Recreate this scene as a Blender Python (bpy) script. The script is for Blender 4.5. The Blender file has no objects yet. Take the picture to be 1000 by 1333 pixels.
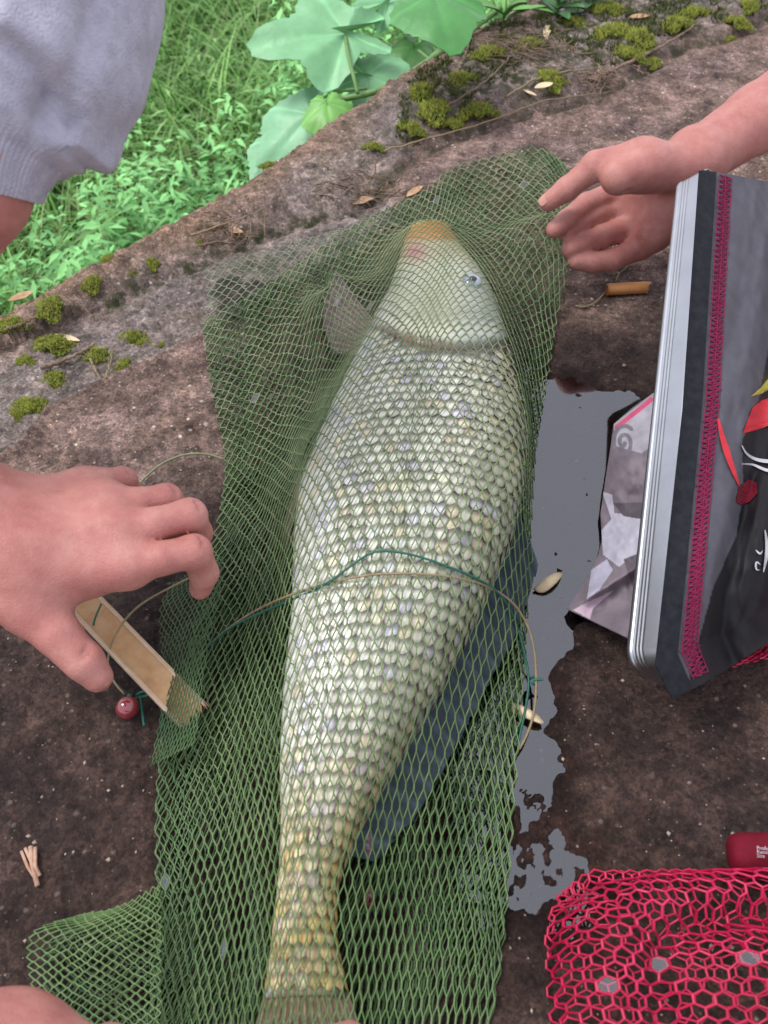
import bpy, math, random
import numpy as np
R = math.radians
random.seed(7); RNG = np.random.default_rng(7)
scene = bpy.context.scene
COL = scene.collection

# ---------------------------------------------------------------- camera, sky, sun, exposure
CAM_H, PITCH, VFOV = 0.54, 52.0, 62.0
FPX = 666.5 / math.tan(R(VFOV / 2))
cam_d = bpy.data.cameras.new('camera'); cam = bpy.data.objects.new('camera', cam_d); COL.objects.link(cam)
cam.location = (0, 0, CAM_H); cam.rotation_euler = (R(90 - PITCH), 0, 0)
cam_d.sensor_fit = 'VERTICAL'; cam_d.sensor_height = 36; cam_d.lens = 18 / math.tan(R(VFOV / 2))
cam_d.clip_start = 0.01; cam_d.clip_end = 500
cam_d.dof.use_dof = True; cam_d.dof.focus_distance = 0.66; cam_d.dof.aperture_fstop = 11
scene.camera = cam

SUN_EL, SUN_AZ = 58.0, -75.0          # azimuth measured from +Y towards +X
world = bpy.data.worlds.new('World'); scene.world = world; world.use_nodes = True
wn = world.node_tree.nodes; wl = world.node_tree.links
sky = wn.new('ShaderNodeTexSky'); sky.sky_type = 'NISHITA'; sky.sun_disc = False
sky.sun_elevation = R(SUN_EL); sky.sun_rotation = R(SUN_AZ)
sky.air_density = 1.0; sky.dust_density = 2.0; sky.ozone_density = 1.0
ovc = wn.new('ShaderNodeMix'); ovc.data_type = 'RGBA'; ovc.inputs[0].default_value = .8      # even cloud cover over the clear sky
ovc.inputs['B'].default_value = (6.5, 6.45, 7.1, 1); wl.new(sky.outputs[0], ovc.inputs['A'])
wl.new(ovc.outputs['Result'], wn['Background'].inputs[0]); wn['Background'].inputs[1].default_value = 0.12
sun_d = bpy.data.lights.new('sun', 'SUN'); sun_d.energy = 1.5; sun_d.angle = R(24); sun_d.color = (1, 0.98, 0.955)
sun = bpy.data.objects.new('sun', sun_d); COL.objects.link(sun)
sun.rotation_euler = (R(90 - SUN_EL), 0, R(180 - SUN_AZ))
sun.location = (0, 3, 4)
scene.view_settings.view_transform = 'Standard'; scene.view_settings.look = 'None'
scene.view_settings.exposure = 0.60; scene.view_settings.gamma = 1

# ---------------------------------------------------------------- helpers
CT, ST = math.cos(R(PITCH)), math.sin(R(PITCH))
def P(px, py, z=0.0):
    """photo pixel + height above the slab -> world point"""
    px = np.asarray(px, float); py = np.asarray(py, float); z = np.asarray(z, float)
    dx = (px - 500) / FPX; u = -(py - 666.5) / FPX
    dy = CT + u * ST; dz = -ST + u * CT
    t = (z - CAM_H) / dz
    return np.stack(np.broadcast_arrays(dx * t, dy * t, z), -1)
def proj(p):
    p = np.asarray(p, float); dz = p[..., 2] - CAM_H
    d = p[..., 1] * CT - dz * ST; u = p[..., 1] * ST + dz * CT
    return 500 + FPX * p[..., 0] / d, 666.5 - FPX * u / d
def PL(lst):
    return np.array([P(*q) for q in lst])

_perm = RNG.integers(0, 2**31, 4096)
def _h(ix, iy, iz):
    n = (ix.astype(np.int64) * 73856093) ^ (iy.astype(np.int64) * 19349663) ^ (iz.astype(np.int64) * 83492791)
    n = (n ^ (n >> 13)) * 1274126177
    return ((n ^ (n >> 16)) & 0xffff) / 65535.0
def vnoise(x, y, z=0.0):
    x, y, z = np.broadcast_arrays(np.asarray(x, float), np.asarray(y, float), np.asarray(z, float))
    ix, iy, iz = np.floor(x), np.floor(y), np.floor(z)
    fx, fy, fz = x - ix, y - iy, z - iz
    fx = fx * fx * (3 - 2 * fx); fy = fy * fy * (3 - 2 * fy); fz = fz * fz * (3 - 2 * fz)
    r = 0
    for a in (0, 1):
        wx = fx if a else 1 - fx
        for b in (0, 1):
            wy = fy if b else 1 - fy
            for c in (0, 1):
                wz = fz if c else 1 - fz
                r = r + wx * wy * wz * _h(ix + a, iy + b, iz + c)
    return r * 2 - 1
def fbm(x, y, z=0.0, o=4):
    r = 0; a = 1.0; s = 0
    for k in range(o):
        r = r + a * vnoise(np.asarray(x) * 2**k + 17 * k, np.asarray(y) * 2**k + 5 * k, np.asarray(z) * 2**k); s += a; a *= 0.5
    return r / s
def sstep(a, b, x):
    t = np.clip((x - a) / (b - a), 0, 1); return t * t * (3 - 2 * t)
def resample(pts, n):
    pts = np.asarray(pts, float); d = np.r_[0, np.cumsum(np.linalg.norm(np.diff(pts, axis=0), axis=1))]
    t = np.linspace(0, d[-1], n) if np.isscalar(n) else np.asarray(n) * d[-1]
    return np.stack([np.interp(t, d, pts[:, k]) for k in range(pts.shape[1])], -1)
def smooth_line(pts, n=60, it=4):
    p = np.asarray(pts, float)
    for _ in range(it):                      # Chaikin
        q = [p[0]]
        for a, b in zip(p[:-1], p[1:]): q += [a * .75 + b * .25, a * .25 + b * .75]
        q.append(p[-1]); p = np.array(q)
    return resample(p, n)
def sd_line(x, y, pts):
    """signed distance to an open polyline, + on its left side"""
    best = np.full(np.shape(x), 1e9); sg = np.ones(np.shape(x))
    for a, b in zip(pts[:-1], pts[1:]):
        d = b[:2] - a[:2]; L2 = d @ d
        t = np.clip(((x - a[0]) * d[0] + (y - a[1]) * d[1]) / L2, 0, 1)
        ex, ey = x - a[0] - t * d[0], y - a[1] - t * d[1]
        dd = np.hypot(ex, ey); m = dd < best
        best = np.where(m, dd, best); sg = np.where(m, np.sign(d[0] * (y - a[1]) - d[1] * (x - a[0])), sg)
    return best * sg
def sd_poly(x, y, pts):
    """signed distance to a closed polygon, negative inside"""
    best = np.full(np.shape(x), 1e9); ins = np.zeros(np.shape(x), bool)
    n = len(pts)
    for k in range(n):
        a, b = pts[k], pts[(k + 1) % n]
        d = b[:2] - a[:2]; L2 = d @ d + 1e-12
        t = np.clip(((x - a[0]) * d[0] + (y - a[1]) * d[1]) / L2, 0, 1)
        best = np.minimum(best, np.hypot(x - a[0] - t * d[0], y - a[1] - t * d[1]))
        c = ((a[1] > y) != (b[1] > y)) & (x < (b[0] - a[0]) * (y - a[1]) / (b[1] - a[1] + 1e-15) + a[0])
        ins ^= c
    return np.where(ins, -best, best)

def mesh_obj(name, v, f, mat=None, parent=None, smooth=True, col=None, attrs=None):
    """v (n,3); f (m,k) int array or list of arrays with different k; col: per-vertex rgb"""
    me = bpy.data.meshes.new(name)
    v = np.asarray(v, np.float32)
    fs = f if isinstance(f, list) else [f]
    fs = [np.asarray(q, np.int32) for q in fs if len(q)]
    nl = sum(q.size for q in fs); nf = sum(len(q) for q in fs)
    me.vertices.add(len(v)); me.vertices.foreach_set('co', v.ravel())
    me.loops.add(nl); me.loops.foreach_set('vertex_index', np.concatenate([q.ravel() for q in fs]))
    me.polygons.add(nf)
    tot = np.concatenate([np.full(len(q), q.shape[1], np.int32) for q in fs])
    me.polygons.foreach_set('loop_start', np.r_[0, np.cumsum(tot)[:-1]].astype(np.int32))
    me.polygons.foreach_set('loop_total', tot)
    me.update(calc_edges=True); me.validate()
    if smooth: me.polygons.foreach_set('use_smooth', np.ones(len(me.polygons), bool))
    if col is not None:
        a = me.color_attributes.new('Col', 'FLOAT_COLOR', 'POINT')
        c = np.ones((len(v), 4), np.float32); c[:, :3] = col; a.data.foreach_set('color', c.ravel())
    for k, arr in (attrs or {}).items():
        a = me.attributes.new(k, 'FLOAT', 'POINT'); a.data.foreach_set('value', np.asarray(arr, np.float32))
    if mat: me.materials.append(mat)
    o = bpy.data.objects.new(name, me); COL.objects.link(o)
    if parent: o.parent = parent
    return o
def tag(o, label=None, cat=None, group=None, kind=None):
    if label: o['label'] = label
    if cat: o['category'] = cat
    if group: o['group'] = group
    if kind: o['kind'] = kind
    return o
def empty(name, loc, label=None, cat=None, group=None):
    """an Empty at the base of a thing; its parts are given in world space"""
    o = bpy.data.objects.new(name, None); COL.objects.link(o); o.location = [float(q) for q in loc]
    o.empty_display_size = 0.02
    return tag(o, label, cat, group)
def adopt(root, *kids):
    for k in kids:
        k.parent = root; k.matrix_parent_inverse = root.matrix_basis.inverted()
    return root
def grid_faces(nu, nv):
    i, j = np.meshgrid(np.arange(nu - 1), np.arange(nv - 1), indexing='ij'); a = (i * nv + j).ravel()
    return np.stack([a, a + nv, a + nv + 1, a + 1], -1)
def tube(pts, r, sides=6, caps=True):
    pts = np.asarray(pts, float); n = len(pts); r = np.broadcast_to(r, (n,))
    t = np.gradient(pts, axis=0); t /= np.linalg.norm(t, axis=1)[:, None] + 1e-12
    ref = np.array([0, 0, 1.0]) if abs(t[:, 2]).max() < 0.95 else np.array([0.3, 1, 0.1])
    a = np.cross(t, ref); a /= np.linalg.norm(a, axis=1)[:, None] + 1e-12; b = np.cross(t, a)
    ang = np.arange(sides) * 2 * math.pi / sides
    v = pts[:, None] + r[:, None, None] * (np.cos(ang)[None, :, None] * a[:, None] + np.sin(ang)[None, :, None] * b[:, None])
    v = v.reshape(-1, 3); f = []
    i, j = np.meshgrid(np.arange(n - 1), np.arange(sides), indexing='ij')
    q = np.stack([i * sides + j, i * sides + (j + 1) % sides, (i + 1) * sides + (j + 1) % sides, (i + 1) * sides + j], -1).reshape(-1, 4)
    fs = [q]
    if caps:
        fs.append(np.array([list(range(sides))[::-1]])); fs.append(np.array([[(n - 1) * sides + k for k in range(sides)]]))
    return v, fs
def join(parts):
    V, F, o = [], {}, 0
    for v, fs in parts:
        for f in (fs if isinstance(fs, list) else [fs]):
            f = np.asarray(f)
            if len(f): F.setdefault(f.shape[1], []).append(f + o)
        V.append(v); o += len(v)
    return np.concatenate(V), [np.concatenate(q) for q in F.values()]
def rods(A, B, r, sides=4, ext=0.4):
    """many straight strands at once"""
    A = np.asarray(A, float); B = np.asarray(B, float); r = np.broadcast_to(r, (len(A),))[:, None]
    t = B - A; t /= np.linalg.norm(t, axis=1)[:, None] + 1e-12
    A = A - t * r * ext; B = B + t * r * ext
    ref = np.where(np.abs(t[:, 2:3]) > .9, np.array([[1., 0, 0]]), np.array([[0, 0, 1.]]))
    a = np.cross(t, ref); a /= np.linalg.norm(a, axis=1)[:, None] + 1e-12; b = np.cross(t, a)
    vs = []
    for E in (A, B):
        for k in range(sides):
            an = 2 * math.pi * (k + .5) / sides
            vs.append(E + r * (math.cos(an) * a + math.sin(an) * b))
    v = np.stack(vs, 1); n = len(A); base = np.arange(n)[:, None] * (2 * sides)
    f = np.concatenate([base + np.array([[k, (k + 1) % sides, sides + (k + 1) % sides, sides + k]]) for k in range(sides)])
    return v.reshape(-1, 3), f

# ---------------------------------------------------------------- materials
def mat(name, base=(.5, .5, .5), rough=.6, metal=0, spec=.5, var=None, scale=40, bump=0, bscale=200, dist=.001,
        attr=False, sss=0, sheen=0, trans=0, alpha=1, coat=0, attr_var=0, detail=4):
    m = bpy.data.materials.new(name); m.use_nodes = True
    nt = m.node_tree; N = nt.nodes; L = nt.links; b = N['Principled BSDF']
    b.inputs['Roughness'].default_value = rough; b.inputs['Metallic'].default_value = metal
    b.inputs['Specular IOR Level'].default_value = spec
    b.inputs['Base Color'].default_value = (*base, 1)
    b.inputs['Coat Weight'].default_value = coat; b.inputs['Coat Roughness'].default_value = .15
    if sss:
        b.inputs['Subsurface Weight'].default_value = sss; b.inputs['Subsurface Radius'].default_value = (1, .35, .2); b.inputs['Subsurface Scale'].default_value = .004
    if sheen: b.inputs['Sheen Weight'].default_value = sheen
    if trans: b.inputs['Transmission Weight'].default_value = trans
    if alpha < 1: b.inputs['Alpha'].default_value = alpha
    geo = N.new('ShaderNodeNewGeometry')
    src = None
    if attr:
        at = N.new('ShaderNodeAttribute'); at.attribute_name = 'Col'; src = at.outputs['Color']
    if var is not None:
        nz = N.new('ShaderNodeTexNoise'); nz.inputs['Scale'].default_value = scale; nz.inputs['Detail'].default_value = detail
        nz.inputs['Roughness'].default_value = .65
        L.new(geo.outputs['Position'], nz.inputs['Vector'])
        rmp = N.new('ShaderNodeValToRGB'); rmp.color_ramp.elements[0].position = .3; rmp.color_ramp.elements[1].position = .72
        cols = [base] + (list(var) if isinstance(var, list) else [var])
        if len(cols) == 2:
            for e, c in zip(rmp.color_ramp.elements, cols): e.color = (*c, 1)
        else:
            rmp.color_ramp.elements[0].color = (*cols[0], 1); rmp.color_ramp.elements[1].color = (*cols[-1], 1)
            for k, c in enumerate(cols[1:-1]):
                e = rmp.color_ramp.elements.new(.3 + .42 * (k + 1) / (len(cols) - 1)); e.color = (*c, 1)
        L.new(nz.outputs['Fac'], rmp.inputs['Fac'])
        if src is None: src = rmp.outputs['Color']
        else:
            mx = N.new('ShaderNodeMix'); mx.data_type = 'RGBA'; mx.blend_type = 'MULTIPLY'; mx.inputs[0].default_value = attr_var or 1
            L.new(src, mx.inputs['A']); L.new(rmp.outputs['Color'], mx.inputs['B']); src = mx.outputs['Result']
    if src is not None: L.new(src, b.inputs['Base Color'])
    if bump:
        n2 = N.new('ShaderNodeTexNoise'); n2.inputs['Scale'].default_value = bscale; n2.inputs['Detail'].default_value = 5
        L.new(geo.outputs['Position'], n2.inputs['Vector'])
        bp = N.new('ShaderNodeBump'); bp.inputs['Strength'].default_value = bump; bp.inputs['Distance'].default_value = dist
        L.new(n2.outputs['Fac'], bp.inputs['Height']); L.new(bp.outputs['Normal'], b.inputs['Normal'])
    return m

def rock_material():
    m = bpy.data.materials.new('rock'); m.use_nodes = True
    nt = m.node_tree; N = nt.nodes; L = nt.links; b = N['Principled BSDF']
    geo = N.new('ShaderNodeNewGeometry')
    def noise(s, d=6, r=.6):
        n = N.new('ShaderNodeTexNoise'); n.inputs['Scale'].default_value = s; n.inputs['Detail'].default_value = d; n.inputs['Roughness'].default_value = r
        L.new(geo.outputs['Position'], n.inputs['Vector']); return n.outputs['Fac']
    def ramp(f, stops):
        r = N.new('ShaderNodeValToRGB'); e = r.color_ramp.elements
        while len(e) < len(stops): e.new(.5)
        for q, (p, c) in zip(e, stops): q.position = p; q.color = (*c, 1) if len(c) == 3 else c
        L.new(f, r.inputs['Fac']); return r.outputs['Color']
    def mix(f, a, c, mode='MIX'):
        x = N.new('ShaderNodeMix'); x.data_type = 'RGBA'; x.blend_type = mode
        if isinstance(f, (int, float)): x.inputs[0].default_value = f
        else: L.new(f, x.inputs[0])
        for s, q in (('A', a), ('B', c)):
            if isinstance(q, tuple): x.inputs[s].default_value = (*q, 1)
            else: L.new(q, x.inputs[s])
        return x.outputs['Result']
    def attr(n):
        a = N.new('ShaderNodeAttribute'); a.attribute_name = n; return a.outputs['Fac']
    def mul(a, c):
        x = N.new('ShaderNodeMath'); x.operation = 'MULTIPLY'
        for k, q in enumerate((a, c)):
            if isinstance(q, (int, float)): x.inputs[k].default_value = q
            else: L.new(q, x.inputs[k])
        return x.outputs[0]
    front = ramp(noise(28), [(.28, (.07, .049, .044)), (.5, (.20, .148, .132)), (.72, (.37, .275, .25))])
    back = ramp(noise(45), [(.28, (.12, .104, .102)), (.5, (.26, .225, .22)), (.75, (.43, .375, .365))])
    brown = ramp(noise(35), [(.28, (.15, .098, .07)), (.5, (.29, .20, .15)), (.75, (.42, .31, .25))])
    c = mix(attr('gravel'), front, back)
    c = mix(attr('edge'), c, brown)
    pur = ramp(noise(9, 3), [(.35, (1.1, 1.02, .92)), (.7, (.80, .79, .84))])
    c = mix(.8, c, pur, 'MULTIPLY')
    fine = ramp(noise(420, 3, .7), [(.3, (.38, .36, .35)), (.52, (1, 1, 1)), (.78, (1.8, 1.72, 1.65))])
    c = mix(.85, c, fine, 'MULTIPLY')
    # pale grains set in the stone
    for sc, th, colr in ((95, .11, (.62, .57, .5)), (210, .13, (.55, .5, .45)), (48, .075, (.42, .36, .31))):
        v = N.new('ShaderNodeTexVoronoi'); v.inputs['Scale'].default_value = sc; v.inputs['Randomness'].default_value = 1
        L.new(geo.outputs['Position'], v.inputs['Vector'])
        rnd = ramp(v.outputs['Color'], [(.58, (0, 0, 0)), (.64, (1, 1, 1))])
        msk = ramp(v.outputs['Distance'], [(th, (1, 1, 1)), (th + .07, (0, 0, 0))])
        c = mix(mul(mul(msk, rnd), .8), c, colr)
    # pebbly aggregate: every grain its own tone
    for sc, lo_, hi_ in ((130, .62, 1.35), (290, .6, 1.45)):
        v = N.new('ShaderNodeTexVoronoi'); v.inputs['Scale'].default_value = sc; L.new(geo.outputs['Position'], v.inputs['Vector'])
        sep = N.new('ShaderNodeSeparateColor'); L.new(v.outputs['Color'], sep.inputs[0])
        c = mix(.75, c, ramp(sep.outputs[0], [(0, (lo_, lo_, lo_)), (1, (hi_, hi_ * .97, hi_ * .94))]), 'MULTIPLY')
    # greenish algae and dark soil
    c = mix(mul(attr('dirt'), ramp(noise(60), [(.4, (0, 0, 0)), (.6, (1, 1, 1))])), c, (.045, .05, .022))
    # soaked stone is darker, with shade at the near end painted in
    wet_shade = attr('wet_shade')
    c = mix(wet_shade, c, mix(1.0, c, (.125, .092, .083), 'MULTIPLY'))
    L.new(c, b.inputs['Base Color'])
    mr = N.new('ShaderNodeMapRange'); L.new(wet_shade, mr.inputs['Value']); mr.inputs['To Min'].default_value = .85; mr.inputs['To Max'].default_value = .42
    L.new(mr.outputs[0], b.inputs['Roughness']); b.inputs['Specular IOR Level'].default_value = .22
    bp = N.new('ShaderNodeBump'); bp.inputs['Strength'].default_value = .9; bp.inputs['Distance'].default_value = .003
    L.new(noise(330, 6, .7), bp.inputs['Height']); L.new(bp.outputs['Normal'], b.inputs['Normal'])
    return m

M = {}
M['rock'] = rock_material()
M['soil'] = mat('soil', (.03, .05, .015), .95, var=(.06, .10, .03), scale=8, bump=.6, bscale=30, dist=.02)
M['skin'] = mat('skin', (.40, .145, .125), .48, spec=.35, var=[(.48, .20, .17), (.55, .265, .225)], scale=45, bump=.5, bscale=700, dist=.0009, sss=.2, detail=7)
M['nail'] = mat('nail', (.52, .24, .19), .4, spec=.4, var=(.58, .31, .25), scale=120)
M['knit'] = mat('grey_knit', (.36, .355, .43), .95, var=[(.44, .43, .52), (.50, .495, .59)], scale=90, bump=.8, bscale=700, dist=.0015, sheen=.2)
M['green'] = mat('green_twine', (.55, .62, .5), .42, attr=True, attr_var=1, var=[(.85, .9, .8), (1.15, 1.1, 1.1), (1.6, 1.35, 1.5)], scale=16, bump=.4, bscale=1500, dist=.0003, detail=6)
M['green_dark'] = mat('green_twine_shaded', (.025, .062, .018), .4, var=[(.05, .11, .032), (.09, .155, .055)], scale=14, detail=6)  # shade between the net layers put into the twine colour
M['pink'] = mat('pink_twine', (.36, .005, .035), .38, var=[(.50, .010, .065), (.62, .03, .11)], scale=25, spec=.5)
M['fish'] = mat('fish_skin', rough=.36, spec=.5, attr=True, base=(.86, .86, .84), var=(1.08, 1.08, 1.1), scale=160, attr_var=1, bump=.15, bscale=500, dist=.0005, coat=.35)
M['fin'] = mat('fin', rough=.5, spec=.25, attr=True, base=(.7, .7, .7), var=(1.25, 1.25, 1.25), scale=200)
M['eye'] = mat('eye', (.30, .36, .42), .1, var=(.45, .50, .54), scale=300, coat=.8)
M['pupil'] = mat('pupil', (.012, .012, .015), .08, coat=1)
M['alu'] = mat('aluminium', (.42, .435, .47), .34, metal=1, var=(.50, .515, .55), scale=30, bump=.05, bscale=600, dist=.0002)
M['tape'] = mat('black_tape', (.008, .009, .012), .75, spec=.2, var=(.02, .022, .028), scale=150, bump=.5, bscale=1200, dist=.0004)
M['nylon'] = mat('nylon', rough=.55, spec=.25, attr=True, base=(.8, .8, .8), var=(1.15, 1.15, 1.15), scale=60, bump=.3, bscale=1400, dist=.0003)
M['stitch'] = mat('pink_thread', (.17, .010, .045), .85, spec=.2, var=(.26, .025, .08), scale=300)
M['redprint'] = mat('red_print', (.62, .01, .02), .5, var=(.5, .01, .03), scale=100)
M['yellowprint'] = mat('yellow_print', (.5, .42, .04), .5, var=(.42, .36, .05), scale=100)
M['whiteprint'] = mat('white_print', (.55, .53, .56), .5, var=(.42, .41, .45), scale=100)
M['crimson'] = mat('crimson_cloth', (.11, .003, .012), .75, spec=.2, var=(.17, .006, .02), scale=60, bump=.5, bscale=700, dist=.0008)
M['bamboo'] = mat('bamboo', (.48, .26, .11), .6, var=[(.58, .35, .17), (.64, .42, .24)], scale=60, bump=.3, bscale=300, dist=.0008)
M['bamboo_rim'] = mat('bamboo_cut', (.60, .42, .27), .7, var=(.68, .52, .36), scale=150)
M['orange'] = mat('orange_cane', (.50, .20, .06), .5, var=(.60, .29, .11), scale=120)
M['chip'] = mat('wood_chip', (.66, .50, .28), .65, var=(.76, .64, .44), scale=150, bump=.3, bscale=500)
M['splinter'] = mat('splinter', (.42, .22, .14), .8, var=(.62, .45, .34), scale=200)
M['bead'] = mat('bead', (.20, .012, .02), .12, var=(.34, .05, .06), scale=150, coat=1, spec=.8)
M['cord_green'] = mat('cord_green', (.01, .09, .06), .5, var=(.02, .15, .10), scale=200)
M['cord_brown'] = mat('cord_brown', (.22, .16, .08), .6, var=(.33, .26, .15), scale=200)
M['cord_olive'] = mat('cord_olive', (.16, .20, .08), .6, var=(.30, .30, .18), scale=80)
M['twig'] = mat('twig', (.10, .06, .04), .9, var=[(.22, .15, .10), (.38, .28, .20)], scale=70, bump=.5, bscale=400)
M['dryleaf'] = mat('dry_leaf', (.35, .18, .09), .8, var=[(.5, .32, .18), (.6, .45, .3)], scale=90)
M['moss'] = mat('moss', rough=.85, attr=True, base=(.8, .8, .8), var=(1.3, 1.3, 1.2), scale=150)
M['grass'] = mat('grass', rough=.6, attr=True, base=(.8, .8, .8), var=(1.25, 1.2, 1.2), scale=5, spec=.35)
M['leaf'] = mat('leaf', rough=.45, attr=True, base=(.85, .85, .85), var=(1.12, 1.12, 1.12), scale=25, spec=.5, bump=.3, bscale=90, dist=.003)
M['stem'] = mat('stem', (.10, .22, .05), .55, var=(.18, .33, .10), scale=40)
def film_mat(name, tint, rough, alpha):
    m = bpy.data.materials.new(name); m.use_nodes = True; N = m.node_tree.nodes; L = m.node_tree.links
    N.remove(N['Principled BSDF'])
    tr = N.new('ShaderNodeBsdfTransparent'); tr.inputs[0].default_value = (*tint, 1)
    gl = N.new('ShaderNodeBsdfGlossy'); gl.inputs['Roughness'].default_value = rough; gl.inputs[0].default_value = (.95, .97, 1, 1)
    mx = N.new('ShaderNodeMixShader')
    if alpha > 1:
        fr = N.new('ShaderNodeFresnel'); fr.inputs['IOR'].default_value = alpha; L.new(fr.outputs[0], mx.inputs[0])
    else: mx.inputs[0].default_value = alpha
    L.new(tr.outputs[0], mx.inputs[1]); L.new(gl.outputs[0], mx.inputs[2])
    L.new(mx.outputs[0], N['Material Output'].inputs[0]); return m
M['water'] = film_mat('water', (.86, .84, .84), .03, 2.35)
M['film'] = film_mat('water_film', (.92, .93, .95), .05, .14)

# ---------------------------------------------------------------- the slab
EDGE = np.array([P(*q) for q in [(-400, 600), (-160, 475), (0, 388), (100, 338), (215, 278), (310, 226), (420, 150), (520, 92), (600, 46), (670, 4), (760, -60), (900, -160)]])
STEPL = np.array([P(*q) for q in [(-300, 690), (-60, 612), (22, 580), (60, 530), (120, 500), (180, 472), (270, 428), (330, 395)]])
LEDGE = np.array([P(*q) for q in [(130, 385), (250, 330), (340, 296), (460, 268), (530, 205), (640, 160), (760, 128), (880, 70), (1000, 28), (1200, -60)]])
PUD = np.array([P(*q) for q in [(600, 476), (690, 470), (715, 484), (750, 486), (780, 506), (830, 512), (860, 545), (840, 620), (840, 760), (800, 800), (752, 812), (742, 835), (733, 856), (722, 880), (727, 905), (729, 930), (716, 952), (738, 982), (742, 1005), (724, 1022), (728, 1052), (740, 1082), (765, 1108), (778, 1100), (775, 1140), (790, 1170), (745, 1215), (716, 1188), (690, 1196), (664, 1186), (655, 1215), (600, 1220), (560, 900)]])
WET_SHADE_P = np.array([P(*q) for q in [(700, 395), (760, 370), (830, 400), (1000, 420), (1300, 600), (1300, 1500), (-300, 1500), (-300, 830), (-20, 780), (120, 690), (230, 620), (420, 560)]])  # soaked area; its tone also carries painted shade near the camera
def height(x, y, masks=False):
    e = sd_line(x, y, EDGE) + .010 * fbm(x * 14, y * 14, 3)          # + is beyond the rim
    st = sd_line(x, y, STEPL) + .006 * fbm(x * 25, y * 25, 9)
    lg = sd_line(x, y, LEDGE) + .012 * fbm(x * 12, y * 12, 5)
    pd = sd_poly(x, y, PUD) + .0045 * fbm(x * 70, y * 70, 2, 3)
    behind = np.where(x < .02, sstep(-.003, .004, st), 0) * sstep(.03, -.02, x)
    gravel = np.clip(behind + sstep(-.02, .06, lg), 0, 1)
    z = .0045 * fbm(x * 9, y * 9, 0, 4) + .0016 * fbm(x * 60, y * 60, 1, 4) + .0011 * np.maximum(0, vnoise(x * 230, y * 230, 21)) ** 1.5 * (1 + .6 * vnoise(x * 30, y * 30, 22))
    z = z + (.0010 + .002 * gravel) * np.maximum(0, fbm(x * 160, y * 160, 4, 3) - .05) * 2.2
    z = z - .009 * behind + .004 * np.exp(-(st / .006) ** 2) * (x < .02) * .8
    z = z + .013 * sstep(0, .05, lg) - .007 * np.exp(-((lg + .004) / .008) ** 2) + .006 * np.maximum(0, fbm(x * 35, y * 35, 8, 4)) * sstep(0, .04, lg)
    inner = sstep(.004, -.010, pd)
    _, py = proj(np.stack([x, y, 0 * x], -1))
    shal = sstep(960, 1060, py); rip = sstep(540, 470, py)
    depth = .0062 - .0033 * shal - .0041 * rip
    z = z * (1 - .55 * inner) - depth * inner + inner * (shal + 1.1 * rip) * .0042 * fbm(x * 170, y * 150, 6, 3)
    z = z + inner * .0060 * np.maximum(0, vnoise(x * 120, y * 120, 11) - .42) * sstep(-.25, .3, vnoise(x * 22, y * 22, 13)) * 2
    spl = sstep(-.05, 0, e)
    z = z - .022 * spl ** 2 - np.maximum(e, 0) * 3.2 + .02 * fbm(x * 20, y * 20, y * 10, 3) * sstep(0, .05, e)
    z = np.maximum(z, -1.6)
    if not masks: return z
    wp = sd_poly(x, y, WET_SHADE_P) + .05 * fbm(x * 9, y * 9, 12)
    wet_shade = np.clip(sstep(.05, -.07, wp) * .85 + sstep(.016, -.004, pd) * .25 + sstep(.012, 0, np.hypot(x + .14, y - .70) - .03 + .02 * fbm(x * 30, y * 30, 5)) * .8, 0, 1)
    edge = sstep(-.11, -.02, e + .03 * fbm(x * 12, y * 12, 6)) * sstep(.9, .6, x + y * .35)
    dirt = np.clip(sstep(0, .05, lg + .03 * fbm(x * 15, y * 15, 7)) * sstep(-.05, .1, x) + .7 * np.exp(-((lg + .002) / .012) ** 2) + .35 * behind, 0, 1)
    return z, wet_shade, gravel, edge, dirt
WATER_Z = -.0022
ys = [-.12]
while ys[-1] < 1.75: ys.append(ys[-1] + .0015 + max(0, ys[-1] - .1) * .0022)
ys = np.r_[-4, -2, -1, -.5, -.25, ys, 1.9, 2.2, 2.8, 4]
ss = np.r_[-12, -6, -3, -2, -1.5, -1.2, np.linspace(-1.05, 1.05, 500), 1.2, 1.5, 2, 3, 6, 12]
SG, YG = np.meshgrid(ss, ys, indexing='ij'); XG = SG * (.27 + .45 * np.clip(YG, 0, 1.9))
zz, wet_shade, gravel, edge_m, dirt = height(XG.ravel(), YG.ravel(), True)
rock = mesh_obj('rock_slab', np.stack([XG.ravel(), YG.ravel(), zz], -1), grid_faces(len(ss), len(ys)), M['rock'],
                attrs=dict(wet_shade=wet_shade, gravel=gravel, edge=edge_m, dirt=dirt))
tag(rock, 'dark soaked brown stone slab speckled with pale grains', kind='structure')
def gz(p):
    p = np.atleast_2d(p); return height(p[:, 0], p[:, 1])
def on_ground(px, py, dz=0.0):
    p = P(px, py, 0); 
    for _ in range(3): p = P(px, py, float(gz(p)[0]) + dz)
    return p
# lower bank, running off to the horizon
bx = np.concatenate([[-200, -60, -20, -8], np.linspace(-4, 3, 60), [8, 20, 60, 200]]); by = np.concatenate([[-200, -40, -10, -3], np.linspace(-1, 6, 60), [10, 25, 70, 220]])
BX, BY = np.meshgrid(bx, by, indexing='ij')
def bank_z(x, y): return -.78 + .10 * fbm(x * .9, y * .9, 2, 3) + .03 * np.clip(y - 1, 0, 4) - np.clip(np.hypot(x, y) - 8, 0, 400) * .01
bank = mesh_obj('bank_ground', np.stack([BX.ravel(), BY.ravel(), bank_z(BX, BY).ravel()], -1), grid_faces(len(bx), len(by)), M['soil'])
tag(bank, 'low green bank beyond the rim of the slab', kind='structure')
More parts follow.
